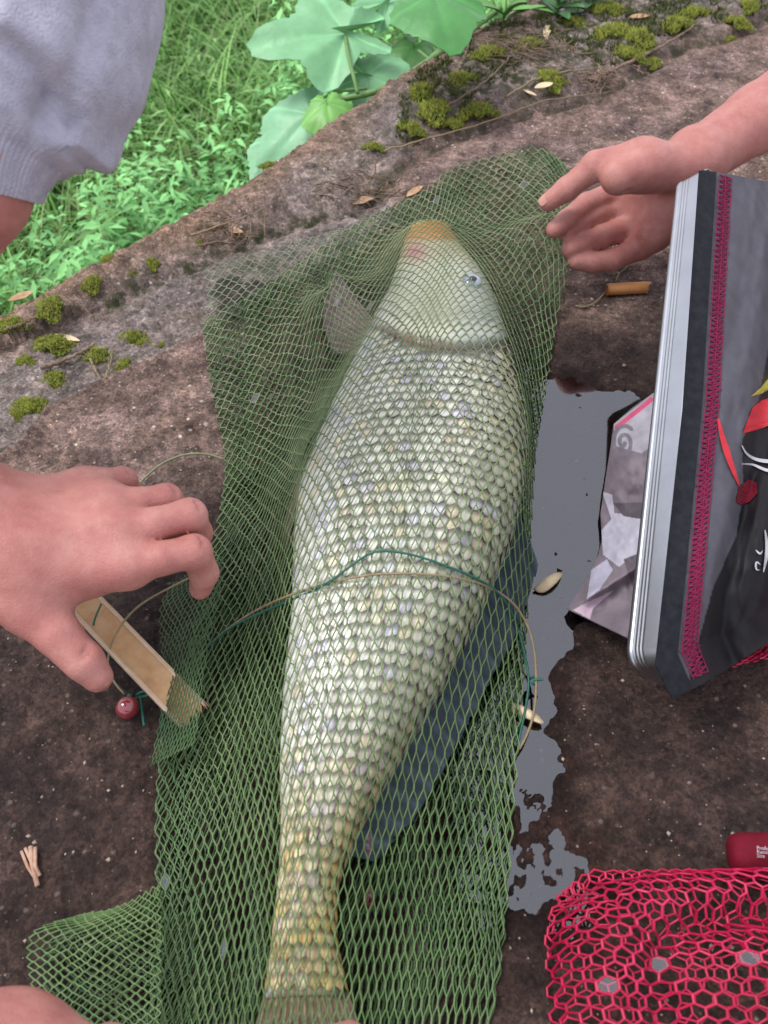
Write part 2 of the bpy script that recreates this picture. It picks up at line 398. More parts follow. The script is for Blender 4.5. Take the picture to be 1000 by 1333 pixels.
# puddle
pb0, pb1 = PUD[:, :2].min(0) - .01, PUD[:, :2].max(0) + .01
gx = np.arange(pb0[0], pb1[0], .004); gy = np.arange(pb0[1], pb1[1], .004); WX, WY = np.meshgrid(gx, gy, indexing='ij')
keep = sd_poly(WX, WY, PUD) < .008
wf = grid_faces(len(gx), len(gy)); wf = wf[keep.ravel()[wf].all(1)]
used = np.unique(wf); remap = np.full(WX.size, -1); remap[used] = np.arange(len(used))
wz = WATER_Z + .00010 * fbm(WX * 30, WY * 30, 4) + .0011 * sstep(.58, .70, WY) * fbm(WX * 80, WY * 60, 4)
pud = mesh_obj('puddle', np.stack([WX, WY, wz], -1).reshape(-1, 3)[used], remap[wf], M['water'])
tag(pud, 'shallow puddle of clear water mirroring the pale sky', kind='structure')

# ---------------------------------------------------------------- the carp
ST_T = np.array([  # photo row, left, right outline, half thickness
    (303, 538, 583, .010), (311, 528, 592, .018), (335, 521, 603, .026), (360, 514, 626, .031), (400, 500, 645, .037), (440, 480, 655, .041),
    (480, 460, 668, .044), (560, 422, 682, .047), (640, 391, 680, .049), (700, 384, 666, .049), (800, 382, 622, .045), (900, 371, 572, .039),
    (1000, 366, 512, .032), (1080, 368, 466, .026), (1150, 364, 438, .021), (1220, 356, 436, .018), (1300, 344, 452, .013)])
NS = 240
row = np.linspace(303, 1300, NS)
def smo(a, k=9):
    p = np.pad(a, k, mode='reflect', reflect_type='odd'); w = np.hanning(2 * k + 1); w /= w.sum(); return np.convolve(p, w, 'valid')
xl, xr, ht = [np.interp(row, ST_T[:, 0], ST_T[:, k]) for k in (1, 2, 3)]
xl[8:], xr[8:], ht[8:] = smo(xl, 7)[8:], smo(xr, 7)[8:], smo(ht, 7)[8:]
FB = .004                                            # the belly side rests on the net and the stone
Lw = P(xl, row, ht + FB); Rw = P(xr, row, ht + FB)
FC, FW = (Lw + Rw) / 2, (Rw[:, 0] - Lw[:, 0]) / 2
arc = np.r_[0, np.cumsum(np.linalg.norm(np.diff(FC, axis=0), axis=1))]
FLEN = arc[-1]
def fish(s, a, off=0.0):
    """surface point: s metres from the snout, a angle (0 back, pi/2 up, pi belly)"""
    s, a = np.broadcast_arrays(np.asarray(s, float), np.asarray(a, float))
    c = np.stack([np.interp(s, arc, FC[:, k]) for k in range(3)], -1)
    w = np.interp(s, arc, FW); t = np.interp(s, arc, ht)
    ca, sa = np.cos(a), np.sin(a)
    ex = np.sign(ca) * np.abs(ca) ** .86; ez = np.sign(sa) * np.abs(sa) ** .92
    ez = np.where(ez < 0, ez * .96, ez)
    p = c.copy(); p[..., 0] += ex * (w + off); p[..., 2] += ez * (t + off); return p
GILL = np.array([(470, 405), (487, 424), (520, 438), (560, 448), (600, 453), (650, 447), (680, 438)], float)
def fish_disp(p):
    px, py = proj(p)
    gy_ = np.interp(px, GILL[:, 0], GILL[:, 1])
    d = py - gy_                                     # negative on the head side
    k = sstep(478, 500, px) * sstep(672, 640, px)
    bump = .0035 * sstep(-70, -8, d) * (d < 0) * sstep(0, -3, d) - .0025 * np.exp(-((d - 2) / 3.5) ** 2)
    return bump * k, d, px, py
aa = np.linspace(0, 2 * math.pi, 73)[:-1]
S2, A2 = np.meshgrid(np.r_[np.linspace(0, .17, 110), np.linspace(.172, FLEN, 150)], aa, indexing='ij')
p = fish(S2, A2); disp, gd, fpx, fpy = fish_disp(p)
p = fish(S2, A2, np.where(np.sin(A2) > 0, disp, 0))
# mouth cleft and cheek
def bell(x, w): return np.exp(-(x / w) ** 2)
def mixc(a, b, t): return a + (b - a) * t[..., None]
C_ = lambda *q: np.array(q, float)
belly = sstep(.35, .95, -np.cos(A2)); back = sstep(.1, .9, np.cos(A2))
c = np.broadcast_to(C_(.40, .37, .22), p.shape).copy()
c = mixc(c, C_(.60, .60, .55), belly); c = mixc(c, C_(.10, .105, .06), back)
head = sstep(6, -2, gd)
hc = mixc(np.broadcast_to(C_(.74, .73, .54), p.shape), C_(.42, .46, .40), sstep(570, 640, fpx + .25 * (fpy - 380)))
hc = mixc(hc, C_(.80, .78, .70), sstep(520, 500, fpx)); hc = hc * (1 + .12 * fbm(p[..., 0] * 120, p[..., 1] * 120, 3))[..., None]
hc = mixc(hc, C_(.58, .52, .33), sstep(350, 325, fpy))
hc = mixc(hc, C_(.55, .24, .05), sstep(317, 309, fpy))                                 # orange lips
hc = mixc(hc, C_(.60, .22, .22), bell(np.hypot(fpx - 540, (fpy - 327) * 1.1), 15))   # pink scrape
c = mixc(c, hc, head)
gk = sstep(480, 500, fpx) * sstep(690, 660, fpx)
c = mixc(c, mixc(np.broadcast_to(C_(.30, .13, .07), p.shape), C_(.07, .06, .045), sstep(530, 620, fpx)), bell(gd - 2, 5) * gk)
c = mixc(c, C_(.45, .36, .28), bell(gd - 16, 10) * gk * .6)
body_v = p.reshape(-1, 3); n1, n2 = S2.shape
i, j = np.meshgrid(np.arange(n1 - 1), np.arange(n2), indexing='ij')
bf = np.stack([i * n2 + j, i * n2 + (j + 1) % n2, (i + 1) * n2 + (j + 1) % n2, (i + 1) * n2 + j], -1).reshape(-1, 4)[:, ::-1]
caps = [np.array([np.arange(n2)]), np.array([(n1 - 1) * n2 + np.arange(n2)[::-1]])]
carp = empty('carp', FC[120] * [1, 1, 0], 'big pale scaled carp lying on its side inside the green mesh', 'fish')
body = mesh_obj('body', body_v, [bf] + caps, M['fish'], col=c.reshape(-1, 3))
# scales, overlapping like tiles
sv, sf, sc = [], [], []
s = .0; rows_s = []
s0 = arc[np.argmin(abs(row - 452))]
s = s0
while s < FLEN - .004:
    rows_s.append(s); s += np.interp((s - s0) / (FLEN - s0), [0, .5, 1], [.0094, .0088, .0066])
gu = np.linspace(-1, 1, 7); gv = np.linspace(0, 1, 6); U, V = np.meshgrid(gu, gv, indexing='ij')
Wp = np.where(V < .55, .80 + .2 * np.sqrt(np.clip(V / .55, 0, 1)), np.sqrt(np.clip(1 - ((V - .55) / .45) ** 2 * .93, 0, 1)))
nsc = 0
for r_i, s in enumerate(rows_s):
    ds = np.interp((s - s0) / (FLEN - s0), [0, .5, 1], [.0094, .0088, .0066])
    w = np.interp(s, arc, FW); t = np.interp(s, arc, ht)
    af = np.linspace(R(-28), R(205), 240); pf = fish(np.full(240, s), af); L = np.r_[0, np.cumsum(np.linalg.norm(np.diff(pf, axis=0), axis=1))]
    step = ds * 1.02; n = int(L[-1] / step); offs = .5 if r_i % 2 else 0
    for q in range(n):
        a = np.interp((q + offs) * step, L, af)
        pc = fish(s, a); px_, py_ = proj(pc)
        if py_ < np.interp(px_, GILL[:, 0], GILL[:, 1]) + 9 and a < R(172): continue
        dA = 1e-3; T = fish(s + .004, a) - fish(s - .004, a); T /= np.linalg.norm(T)
        Cc = fish(s, a + dA) - fish(s, a - dA); Cc /= np.linalg.norm(Cc); Nn = np.cross(T, Cc)
        if Nn @ (pc - np.array([np.interp(s, arc, FC[:, k]) for k in range(3)])) < 0: Nn = -Nn
        bk = float(sstep(.05, .95, math.cos(a))); bl = float(sstep(.45, .95, -math.cos(a))); tl = float(sstep(FLEN - .16, FLEN - .03, s))
        hw = ds * .60; ln = ds * 1.62 * (1 + .06 * RNG.normal())
        lift = ds * (.085 + .05 * bk) * (1 + .3 * RNG.normal()) * (1 - .5 * bl)
        yaw = .06 * RNG.normal()
        lu = U * Wp * hw; lv = (V - .42) * ln
        lu, lv = lu * math.cos(yaw) - lv * math.sin(yaw), lv * math.cos(yaw) + lu * math.sin(yaw)
        gA = np.linalg.norm(fish(s, a + dA) - fish(s, a - dA)) / (2 * dA)
        N_ = .0003 + lift * V ** .8 + .10 * ds * (1 - U ** 2) * V * (1 - V) * 2
        pts = fish(s + lv, a + lu / gA) + N_[..., None] * Nn
        base = np.array([.92, .885, .75]); base = base + (np.array([.86, .86, .80]) - base) * bl + (np.array([.34, .335, .20]) - base) * bk * .8
        base = base + (np.array([.70, .52, .17]) - base) * tl * (.5 + .5 * RNG.random())
        rr = RNG.random()
        if rr < .10: base = base * np.array([.95, .93, 1.2])
        elif rr < .2: base = base * np.array([1.08, .97, .85])
        base = base * (1 + .12 * RNG.normal())
        rim = np.clip(np.maximum(np.abs(U) ** 5, np.maximum(sstep(.86, 1.0, V) * .55, sstep(.52, .34, V))), 0, 1)
        dark = base * (.10 + .5 * bl) * np.array([.95, 1, .9])
        cc = base + (dark - base) * (rim * (.9 - .35 * bl))[..., None]
        sv.append(pts.reshape(-1, 3)); sc.append(cc.reshape(-1, 3)); sf.append(grid_faces(7, 6) + nsc * 42); nsc += 1
scales = mesh_obj('scales', np.concatenate(sv), np.concatenate(sf), M['fish'], col=np.clip(np.concatenate(sc), .004, .93))
tag(scales, kind='stuff')
def fin(name, base_line, tip_line, nray, c0, c1, corr=.0012, mid=None, nseg=14):
    """rays run from base_line to tip_line; the web between them is pleated"""
    m = nray * 4
    B = resample(base_line, m); T = resample(tip_line, m)
    k = np.linspace(0, 1, nseg)[None, :, None]
    Pm = B[:, None] * (1 - k) + T[:, None] * k
    if mid is not None: Pm = Pm + (4 * k * (1 - k)) * mid
    ph = np.arange(m) % 4
    pl = np.where(ph == 0, 1, np.where(ph == 2, -1, 0)) * corr
    Pm[..., 2] += pl[:, None] * (0.4 + .6 * k[..., 0])
    Pm[..., 2] += .002 * fbm(Pm[..., 0] * 40, Pm[..., 1] * 40, 3)
    # ragged trailing edge
    Pm[:, -1] += (Pm[:, -1] - Pm[:, -2]) * (RNG.random((m, 1)) * .9)
    col = np.array(c0) + (np.array(c1) - np.array(c0)) * k
    col = np.broadcast_to(col, Pm.shape) * np.where(ph == 0, 1.5, .85)[:, None, None]
    top = Pm.reshape(-1, 3); bot = top - [0, 0, .0007]
    f = grid_faces(m, nseg); nn = len(top)
    return mesh_obj(name, np.r_[top, bot], np.r_[f, f[:, ::-1] + nn], M['fin'], col=np.r_[col.reshape(-1, 3), col.reshape(-1, 3)])
pect = fin('pectoral_fin', PL([(494, 428, .052), (486, 452, .048), (478, 462, .04)]), PL([(440, 356, .05), (424, 392, .045), (424, 430, .035), (436, 462, .03)]), 11, (.40, .33, .26), (.17, .14, .12))
dors = fin('dorsal_fin', PL([(676, 668, .046), (640, 745, .044), (590, 845, .04), (540, 935, .032), (495, 1022, .026), (448, 1112, .020)]),
           PL([(700, 735, .026), (668, 830, .024), (626, 905, .020), (585, 980, .017), (545, 1055, .014), (488, 1122, .012)]), 16, (.025, .038, .050), (.055, .078, .092), corr=.0016)
tail = fin('tail_fin', PL([(452, 1288, .018), (425, 1296, .026), (380, 1296, .026), (345, 1288, .018)]),
           PL([(505, 1440, .012), (440, 1405, .022), (370, 1405, .022), (300, 1450, .012)]), 16, (.28, .22, .13), (.20, .19, .17), corr=.0016)
pelv = fin('pelvic_fin', PL([(392, 618, .045), (388, 650, .045)]), PL([(366, 690, .025), (374, 720, .025)]), 7, (.40, .33, .24), (.22, .18, .13))
# eye on the flank side of the head
ce = P(613, 364, .050); es = arc[np.argmin(abs(row - 366))]
ii = np.linspace(0, math.pi, 12); jj = np.linspace(0, 2 * math.pi, 25)[:-1]
def ball(cn, r, name, m_, parent=None, sq=(1, 1, 1)):
    I, J = np.meshgrid(ii, jj, indexing='ij')
    v = np.stack([np.sin(I) * np.cos(J) * sq[0], np.sin(I) * np.sin(J) * sq[1], np.cos(I) * sq[2]], -1) * r + cn
    a, b = np.meshgrid(np.arange(11), np.arange(24), indexing='ij')
    f = np.stack([a * 24 + b, (a + 1) * 24 + b, (a + 1) * 24 + (b + 1) % 24, a * 24 + (b + 1) % 24], -1).reshape(-1, 4)
    return mesh_obj(name, v.reshape(-1, 3), f, m_, parent)
cand = fish(np.repeat(np.linspace(.01, .24, 240), 160), np.tile(np.linspace(.1, 2.6, 160), 240)); cx, cy = proj(cand)
ce = cand[np.argmin(np.hypot(cx - 614, cy - 366))]
eye = ball(ce + [0, -.001, .0008], .0080, 'eye', M['eye'], sq=(1.15, 1.15, .55))
pup = ball(ce + [.0008, -.002, .0030], .0042, 'pupil', M['pupil'], sq=(1, 1, .8))
# lips: a thick ring round the blunt snout
lp = [fish(.0035 + .002 * math.cos(3 * q), q, .0005) for q in np.linspace(R(8), R(172), 24)]
lip = mesh_obj('lip', *tube(lp, np.interp(np.linspace(0, 1, 24), [0, .2, .8, 1], [.002, .0042, .0042, .002]), 8), M['fish'], col=C_(.60, .30, .06))
adopt(carp, body, scales, pect, dors, tail, pelv, eye, lip)
bpy.context.view_layer.update()
pup.parent = eye

# ---------------------------------------------------------------- the green keep net
LEFT = [(262, 425), (268, 470), (277, 520), (296, 600), (284, 680), (264, 750), (250, 840), (222, 920), (206, 1000), (202, 1100), (204, 1180), (198, 1260), (190, 1345), (185, 1440)]
RIGHT = [(738, 216), (749, 262), (744, 310), (736, 360), (724, 430), (706, 520), (695, 620), (688, 720), (685, 850), (677, 950), (669, 1050), (663, 1150), (655, 1250), (640, 1345), (625, 1440)]
TOP = [(262, 425), (300, 402), (345, 375), (400, 335), (450, 299), (505, 270), (550, 252), (590, 214), (640, 204), (700, 187), (738, 216)]
BOT = [(185, 1440), (400, 1440), (625, 1440)]
def coons(T, Bt, Lf, Rt, u, v, z=.002):
    T, Bt, Lf, Rt = [smooth_line(PL([(*q, z) for q in c_]), 200, 3)[:, :2] for c_ in (T, Bt, Lf, Rt)]
    g = np.linspace(0, 1, 200)
    def ev(cv, t): return np.stack([np.interp(t, g, cv[:, k]) for k in (0, 1)], -1)
    u_, v_ = u[..., None], v[..., None]
    c00, c10, c01, c11 = T[0], T[-1], Bt[0], Bt[-1]
    return (1 - v_) * ev(T, u) + v_ * ev(Bt, u) + (1 - u_) * ev(Lf, v) + u_ * ev(Rt, v) - ((1 - u_) * (1 - v_) * c00 + u_ * (1 - v_) * c10 + (1 - u_) * v_ * c01 + u_ * v_ * c11)
# height of the sheet: a membrane laid over the fish and pinned round its border
gx = np.arange(-.36, .40, .003); gy = np.arange(-.10, 1.16, .003); NX, NY = np.meshgrid(gx, gy, indexing='ij')
border = np.concatenate([PL([(*q, .002) for q in TOP]), PL([(*q, .002) for q in RIGHT])[1:], PL([(*q, .002) for q in BOT])[::-1][1:], PL([(*q, .002) for q in LEFT])[::-1][1:-1]])
inside = sd_poly(NX, NY, border) < 0
obst = np.full(NX.shape, .004)
fp = fish(np.repeat(np.linspace(.0, FLEN, 900), 160), np.tile(np.linspace(R(-5), R(185), 160), 900), .0012)
fi = np.clip(((fp[:, 0] - gx[0]) / .003).round().astype(int), 0, len(gx) - 1); fj = np.clip(((fp[:, 1] - gy[0]) / .003).round().astype(int), 0, len(gy) - 1)
np.maximum.at(obst, (fi, fj), fp[:, 2] + .0025)
for fo in (dors, pect, tail):
    co = np.array([v.co for v in fo.data.vertices]); a = np.clip(((co[:, 0] - gx[0]) / .003).round().astype(int), 0, len(gx) - 1); b = np.clip(((co[:, 1] - gy[0]) / .003).round().astype(int), 0, len(gy) - 1)
    np.maximum.at(obst, (a, b), co[:, 2] + .003)
GRIP = P(730, 272, .068)
obst = np.maximum(obst, .066 - np.hypot(NX - GRIP[0], NY - GRIP[1]) * .75)
low = .004 + .0 * NX
zf = np.where(inside, obst, low)
for it in range(420):
    av = (np.roll(zf, 1, 0) + np.roll(zf, -1, 0) + np.roll(zf, 1, 1) + np.roll(zf, -1, 1)) / 4
    zf = np.where(inside, np.maximum(obst, av - .00004), low)
for it in range(2): zf = np.maximum(obst, (np.roll(zf, 1, 0) + np.roll(zf, -1, 0) + np.roll(zf, 1, 1) + np.roll(zf, -1, 1) + 4 * zf) / 8)
slack = np.clip((zf - obst) / .01, 0, 1) + np.where(obst < .006, .4, 0)
zw = zf + np.clip(slack, 0, 1) * (.0035 * fbm(NX * 42 + NY * 9, NY * 7, 3, 3) + .0025 * np.sin((NX + .15 * NY) * 210 + 4 * fbm(NX * 6, NY * 6, 8)) * sstep(.02, -.08, NX))
zw = np.maximum(zw, .0035)
def fld(F, x, y):
    a = np.clip((x - gx[0]) / .003, 0, len(gx) - 1.001); b = np.clip((y - gy[0]) / .003, 0, len(gy) - 1.001)
    i = a.astype(int); j = b.astype(int); a = a - i; b = b - j
    return F[i, j] * (1 - a) * (1 - b) + F[i + 1, j] * a * (1 - b) + F[i, j + 1] * (1 - a) * b + F[i + 1, j + 1] * a * b
def lattice(pos, nu, nv, link=.15, r=.00052, jit=.10, film=0.0, sides=4):
    """knotless diamond netting on pos(u,v): two slanted strands and a short twisted link per cell"""
    J, I = np.meshgrid(np.arange(2 * nv + 1), np.arange(nu + 1), indexing='ij')
    u = (I + .5 * (J % 2)) / (nu + .5); v = J / (2 * nv)
    u = u + jit * RNG.normal(size=u.shape) * .35 / nu; v = v + jit * RNG.normal(size=u.shape) * .2 / nv
    d = link / (2 * nv)
    A = pos(np.clip(u, 0, 1), np.clip(v - d, 0, 1)); Bp = pos(np.clip(u, 0, 1), np.clip(v + d, 0, 1))
    A[0] = Bp[0]; Bp[-1] = A[-1]
    e1, e2, rr = [A.reshape(-1, 3)], [Bp.reshape(-1, 3)], [np.full(A.size // 3, r * 1.35)]
    for j in range(2 * nv):
        if j % 2 == 0: pairs = [(slice(1, None), slice(0, -1)), (slice(None), slice(None))]
        else: pairs = [(slice(None), slice(None)), (slice(0, -1), slice(1, None))]
        for s_, t_ in pairs:
            e1.append(Bp[j, s_]); e2.append(A[j + 1, t_]); rr.append(np.full(len(e1[-1]), r))
    e1, e2, rr = np.concatenate(e1), np.concatenate(e2), np.concatenate(rr)
    ok = np.linalg.norm(e1 - e2, axis=1) > 1e-5
    out = rods(e1[ok], e2[ok], rr[ok] * RNG.uniform(.85, 1.2, ok.sum()), sides)
    fl = None
    if film:
        qs = []
        for j in range(1, 2 * nv - 1):
            o = 0 if j % 2 == 0 else 1
            for i in range(1, nu - 1):
                if RNG.random() < film:          # hexagon above node row j+1 between neighbours
                    lft = i - 1 if j % 2 == 0 else i
                    hx = [Bp[j, i], A[j + 1, lft], Bp[j + 1, lft], A[j + 2, i] if j + 2 <= 2 * nv else A[j + 1, lft], Bp[j + 1, lft + 1], A[j + 1, lft + 1]]
                    qs.append(np.array(hx))
        if qs: fl = (np.concatenate(qs), np.arange(len(qs) * 6).reshape(-1, 6))
    return out, fl
def top_pos(u, v):
    xy = coons(TOP, BOT, LEFT, RIGHT, u, v)
    xy = xy + .0022 * np.stack([fbm(xy[..., 0] * 18, xy[..., 1] * 10, 1, 2), fbm(xy[..., 0] * 18, xy[..., 1] * 10, 7, 2)], -1)
    return np.concatenate([xy, fld(zw, xy[..., 0], xy[..., 1])[..., None]], -1)
net = empty('keep_net', P(450, 800, 0), 'long green mesh keep net draped over the carp', 'net')
(tv, tf), fl = lattice(top_pos, 42, 49, r=.00049, film=.005)
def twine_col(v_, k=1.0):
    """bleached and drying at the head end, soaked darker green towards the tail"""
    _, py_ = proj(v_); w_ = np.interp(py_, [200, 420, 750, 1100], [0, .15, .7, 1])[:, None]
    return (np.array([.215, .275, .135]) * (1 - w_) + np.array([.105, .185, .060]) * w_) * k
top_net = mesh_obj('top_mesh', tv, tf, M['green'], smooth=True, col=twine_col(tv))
film = mesh_obj('water_film', *fl, M['film'])
# sheet underneath, showing past the top sheet at the upper left corner
LEFT2 = [(266, 352), (274, 392), (268, 430), (276, 500), (296, 600), (282, 690), (262, 760), (244, 850), (216, 930), (203, 1010), (200, 1110), (203, 1180), (197, 1260), (188, 1345), (185, 1440)]
TOP2 = [(266, 352), (310, 335), (370, 320), (430, 304), (505, 272), (560, 250), (600, 226), (650, 212), (700, 196), (733, 222)]
def low_pos(u, v):
    xy = coons(TOP2, BOT, LEFT2, RIGHT, u, v)
    xy = xy + .003 * np.stack([fbm(xy[..., 0] * 14, xy[..., 1] * 9, 21, 2), fbm(xy[..., 0] * 14, xy[..., 1] * 9, 27, 2)], -1)
    z = .0025 + .10 * (fld(zf, xy[..., 0], xy[..., 1]) - .004) + .004 * np.maximum(0, fbm(xy[..., 0] * 30, xy[..., 1] * 9, 4, 3))
    return np.concatenate([xy, z[..., None]], -1)
def mid_pos(u, v):
    xy = coons(TOP, BOT, LEFT, RIGHT, u * .985 + .004, v)
    xy = xy + .004 * np.stack([fbm(xy[..., 0] * 16, xy[..., 1] * 8, 31, 2), fbm(xy[..., 0] * 16, xy[..., 1] * 8, 37, 2)], -1)
    z0 = fld(zf, xy[..., 0], xy[..., 1]); ob = fld(obst, xy[..., 0], xy[..., 1])
    z = np.where(ob > .008, .003, .003 + .45 * (z0 - .004)) + .005 * np.maximum(0, fbm(xy[..., 0] * 35, xy[..., 1] * 10, 14, 3))
    return np.concatenate([xy, z[..., None]], -1)
(lv_, lf_), _ = lattice(low_pos, 44, 50, r=.00052); low_net = mesh_obj('under_mesh', lv_, lf_, M['green'], col=np.array([.075, .15, .045]) + 0 * lv_ + .10 * (sd_poly(lv_[:, 0], lv_[:, 1], border) > .001)[:, None])  # under sheet darker beneath the top one: shade painted into its colour
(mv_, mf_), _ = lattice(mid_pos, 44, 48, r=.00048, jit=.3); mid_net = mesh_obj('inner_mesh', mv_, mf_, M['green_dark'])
def patch(name, T, Bt, L_, R_, nu, nv, zfun, m_, jit=.15, r=.00052):
    def pos(u, v):
        xy = coons(T, Bt, L_, R_, u, v); xy = xy + .003 * np.stack([fbm(xy[..., 0] * 25, xy[..., 1] * 25, 41, 2), fbm(xy[..., 0] * 25, xy[..., 1] * 25, 47, 2)], -1)
        return np.concatenate([xy, zfun(u, v, xy)[..., None]], -1)
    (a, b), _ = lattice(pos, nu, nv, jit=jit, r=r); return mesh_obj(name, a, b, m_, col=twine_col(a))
zt = lambda u, v, xy: .004 + .016 * sstep(0, .25, u) * (.6 + .6 * fbm(xy[..., 0] * 20, xy[..., 1] * 45, 5, 3)) + .012 * u
tl1 = patch('tail_mesh', [(112, 1192), (60, 1215), (42, 1240), (44, 1300), (60, 1440)], [(208, 1150), (216, 1220), (220, 1300), (220, 1440)], [(112, 1192), (150, 1188), (208, 1150)], [(60, 1440), (140, 1440), (220, 1440)], 22, 10, zt, M['green'])
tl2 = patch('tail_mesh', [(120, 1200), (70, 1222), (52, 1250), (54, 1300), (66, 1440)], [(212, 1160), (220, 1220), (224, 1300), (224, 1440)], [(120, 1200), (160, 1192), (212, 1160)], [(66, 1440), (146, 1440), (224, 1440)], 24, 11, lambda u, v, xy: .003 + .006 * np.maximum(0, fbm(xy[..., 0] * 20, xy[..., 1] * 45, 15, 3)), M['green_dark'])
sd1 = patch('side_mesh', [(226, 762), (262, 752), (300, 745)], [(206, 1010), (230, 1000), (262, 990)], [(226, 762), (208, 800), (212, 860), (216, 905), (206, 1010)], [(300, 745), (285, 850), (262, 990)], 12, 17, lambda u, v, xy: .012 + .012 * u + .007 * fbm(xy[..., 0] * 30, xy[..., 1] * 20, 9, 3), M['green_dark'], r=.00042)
adopt(net, top_net, film, low_net, mid_net, tl1, tl2, sd1)

# ---------------------------------------------------------------- people: one continuous skin from a distance field
def surface_nets(F, org, vox):
    ins = F < 0
    nx, ny, nz = F.shape
    c = np.zeros((nx - 1, ny - 1, nz - 1), np.int8)
    offs = [(a, b, d) for a in (0, 1) for b in (0, 1) for d in (0, 1)]
    for a, b, d in offs: c += ins[a:nx - 1 + a, b:ny - 1 + b, d:nz - 1 + d]
    act = (c > 0) & (c < 8); idx = np.full(act.shape, -1, np.int64); cells = np.argwhere(act); idx[act] = np.arange(len(cells))
    pos = np.zeros((len(cells), 3)); cnt = np.zeros(len(cells))
    for k in range(3):
        for a, b in ((0, 0), (0, 1), (1, 0), (1, 1)):
            o0 = [0, 0, 0]; oth = [q for q in range(3) if q != k]; o0[oth[0]] = a; o0[oth[1]] = b; o1 = list(o0); o1[k] = 1
            f0 = F[tuple((cells + o0).T)]; f1 = F[tuple((cells + o1).T)]; m = (f0 < 0) != (f1 < 0)
            t = np.where(m, f0 / np.where(m, f0 - f1, 1), 0)
            q = np.array(o0, float) + t[:, None] * (np.array(o1) - np.array(o0)); pos[m] += q[m]; cnt[m] += 1
    v = (cells + pos / cnt[:, None]) * vox + org
    quads = []
    for k in range(3):
        sl0 = [slice(1, -1)] * 3; sl1 = [slice(1, -1)] * 3; sl0[k] = slice(0, -1); sl1[k] = slice(1, None)
        s0, s1 = ins[tuple(sl0)], ins[tuple(sl1)]; e = np.argwhere(s0 != s1); flip = s0[tuple(e.T)]
        off = np.array([1, 1, 1]); off[k] = 0; e = e + off
        o = [q for q in range(3) if q != k]; u = np.zeros(3, int); w = np.zeros(3, int); u[o[0]] = 1; w[o[1]] = 1
        g = [idx[tuple((e - x).T)] for x in (u + w, w, 0 * u, u)]
        q = np.stack(g, -1); fl = flip if k != 1 else ~flip
        q[~fl] = q[~fl][:, ::-1]; quads.append(q)
    f = np.concatenate(quads); f = f[(f >= 0).all(1)]
    return v, f
def smin(a, b, k):
    h = np.clip(.5 + .5 * (b - a) / k, 0, 1); return b + (a - b) * h - k * h * (1 - h)
def skin_mesh(name, core, limbs, vox=.0019, kc=.014, kl=.007, creases=()):
    """core: capsules melted into one mass; limbs: chains rooted in it that stay apart from one another"""
    allp = np.array([q[:3] for c in core for q in c] + [q[:3] for c in limbs for q in c]); pad = .055
    lo, hi = allp.min(0) - pad, allp.max(0) + pad
    n = np.ceil((hi - lo) / vox).astype(int); ax = [lo[k] + np.arange(n[k]) * vox for k in range(3)]
    def cone(a, b):
        a, b = np.array(a), np.array(b); m = max(a[3], b[3]) + .03
        sl = tuple(slice(max(0, int((min(a[k], b[k]) - m - lo[k]) / vox)), min(n[k], int((max(a[k], b[k]) + m - lo[k]) / vox) + 2)) for k in range(3))
        X = ax[0][sl[0]][:, None, None]; Y = ax[1][sl[1]][None, :, None]; Z = ax[2][sl[2]][None, None, :]
        d = b[:3] - a[:3]; L2 = d @ d + 1e-12
        t = np.clip(((X - a[0]) * d[0] + (Y - a[1]) * d[1] + (Z - a[2]) * d[2]) / L2, 0, 1)
        return sl, np.sqrt((X - a[0] - t * d[0]) ** 2 + (Y - a[1] - t * d[1]) ** 2 + (Z - a[2] - t * d[2]) ** 2) - (a[3] + t * (b[3] - a[3]))
    C = np.full(n, .05, np.float32)
    for ch in core:
        for a, b in zip(ch[:-1], ch[1:]):
            sl, d = cone(a, b); C[sl] = smin(C[sl], d, kc)
    out = C.copy()
    for ch in limbs:
        Lm = np.full(n, .05, np.float32)
        for a, b in zip(ch[:-1], ch[1:]):
            sl, d = cone(a, b); Lm[sl] = smin(Lm[sl], d, .0035)
        out = np.minimum(out, smin(C, Lm, kl))
    for a, b, dep in creases:                     # shallow folds pressed into the skin
        sl, d = cone(a, b); out[sl] = -smin(-out[sl], d, dep)
    v, f = surface_nets(out, lo, vox)
    # relax the voxel steps
    nv = len(v)
    for _ in range(3):
        acc = np.zeros((nv, 3)); ct = np.zeros(nv)
        for a, b in ((0, 1), (1, 2), (2, 3), (3, 0)):
            for s_, t_ in ((a, b), (b, a)):
                for k in range(3): acc[:, k] += np.bincount(f[:, s_], v[f[:, t_], k], nv)
                ct += np.bincount(f[:, s_], minlength=nv)
        v = v * .4 + .6 * acc / ct[:, None]
    return mesh_obj(name, v, f, M['skin'])
def J(px, py, z, r): return (*P(px, py, z), r)
def nail(tip, axis, up, w, l, r):
    """curved plate sunk a little into the finger end"""
    axis = np.array(axis) / np.linalg.norm(axis); up = np.array(up) - axis * (np.array(up) @ axis); up /= np.linalg.norm(up); sd = np.cross(axis, up)
    g1 = np.linspace(-1, 1, 11); g2 = np.linspace(0, 1, 9); U, V = np.meshgrid(g1, g2, indexing='ij')
    an = U * (w / r) * np.where(V > .75, np.sqrt(np.clip(1 - ((V - .75) / .25) ** 2 * .6, 0, 1)), np.where(V < .2, .8 + V, 1))
    p = np.array(tip) + (np.sin(an) * r)[..., None] * sd + (np.cos(an) * r)[..., None] * up + ((V - .6) * l)[..., None] * axis
    p = p - (((V - .3) ** 2) * r * .5)[..., None] * up
    q = p - .0006 * up
    f = grid_faces(11, 9); n = 99
    return mesh_obj('fingernail', np.r_[p.reshape(-1, 3), q.reshape(-1, 3)], np.r_[f, f[:, ::-1] + n], M['nail'])

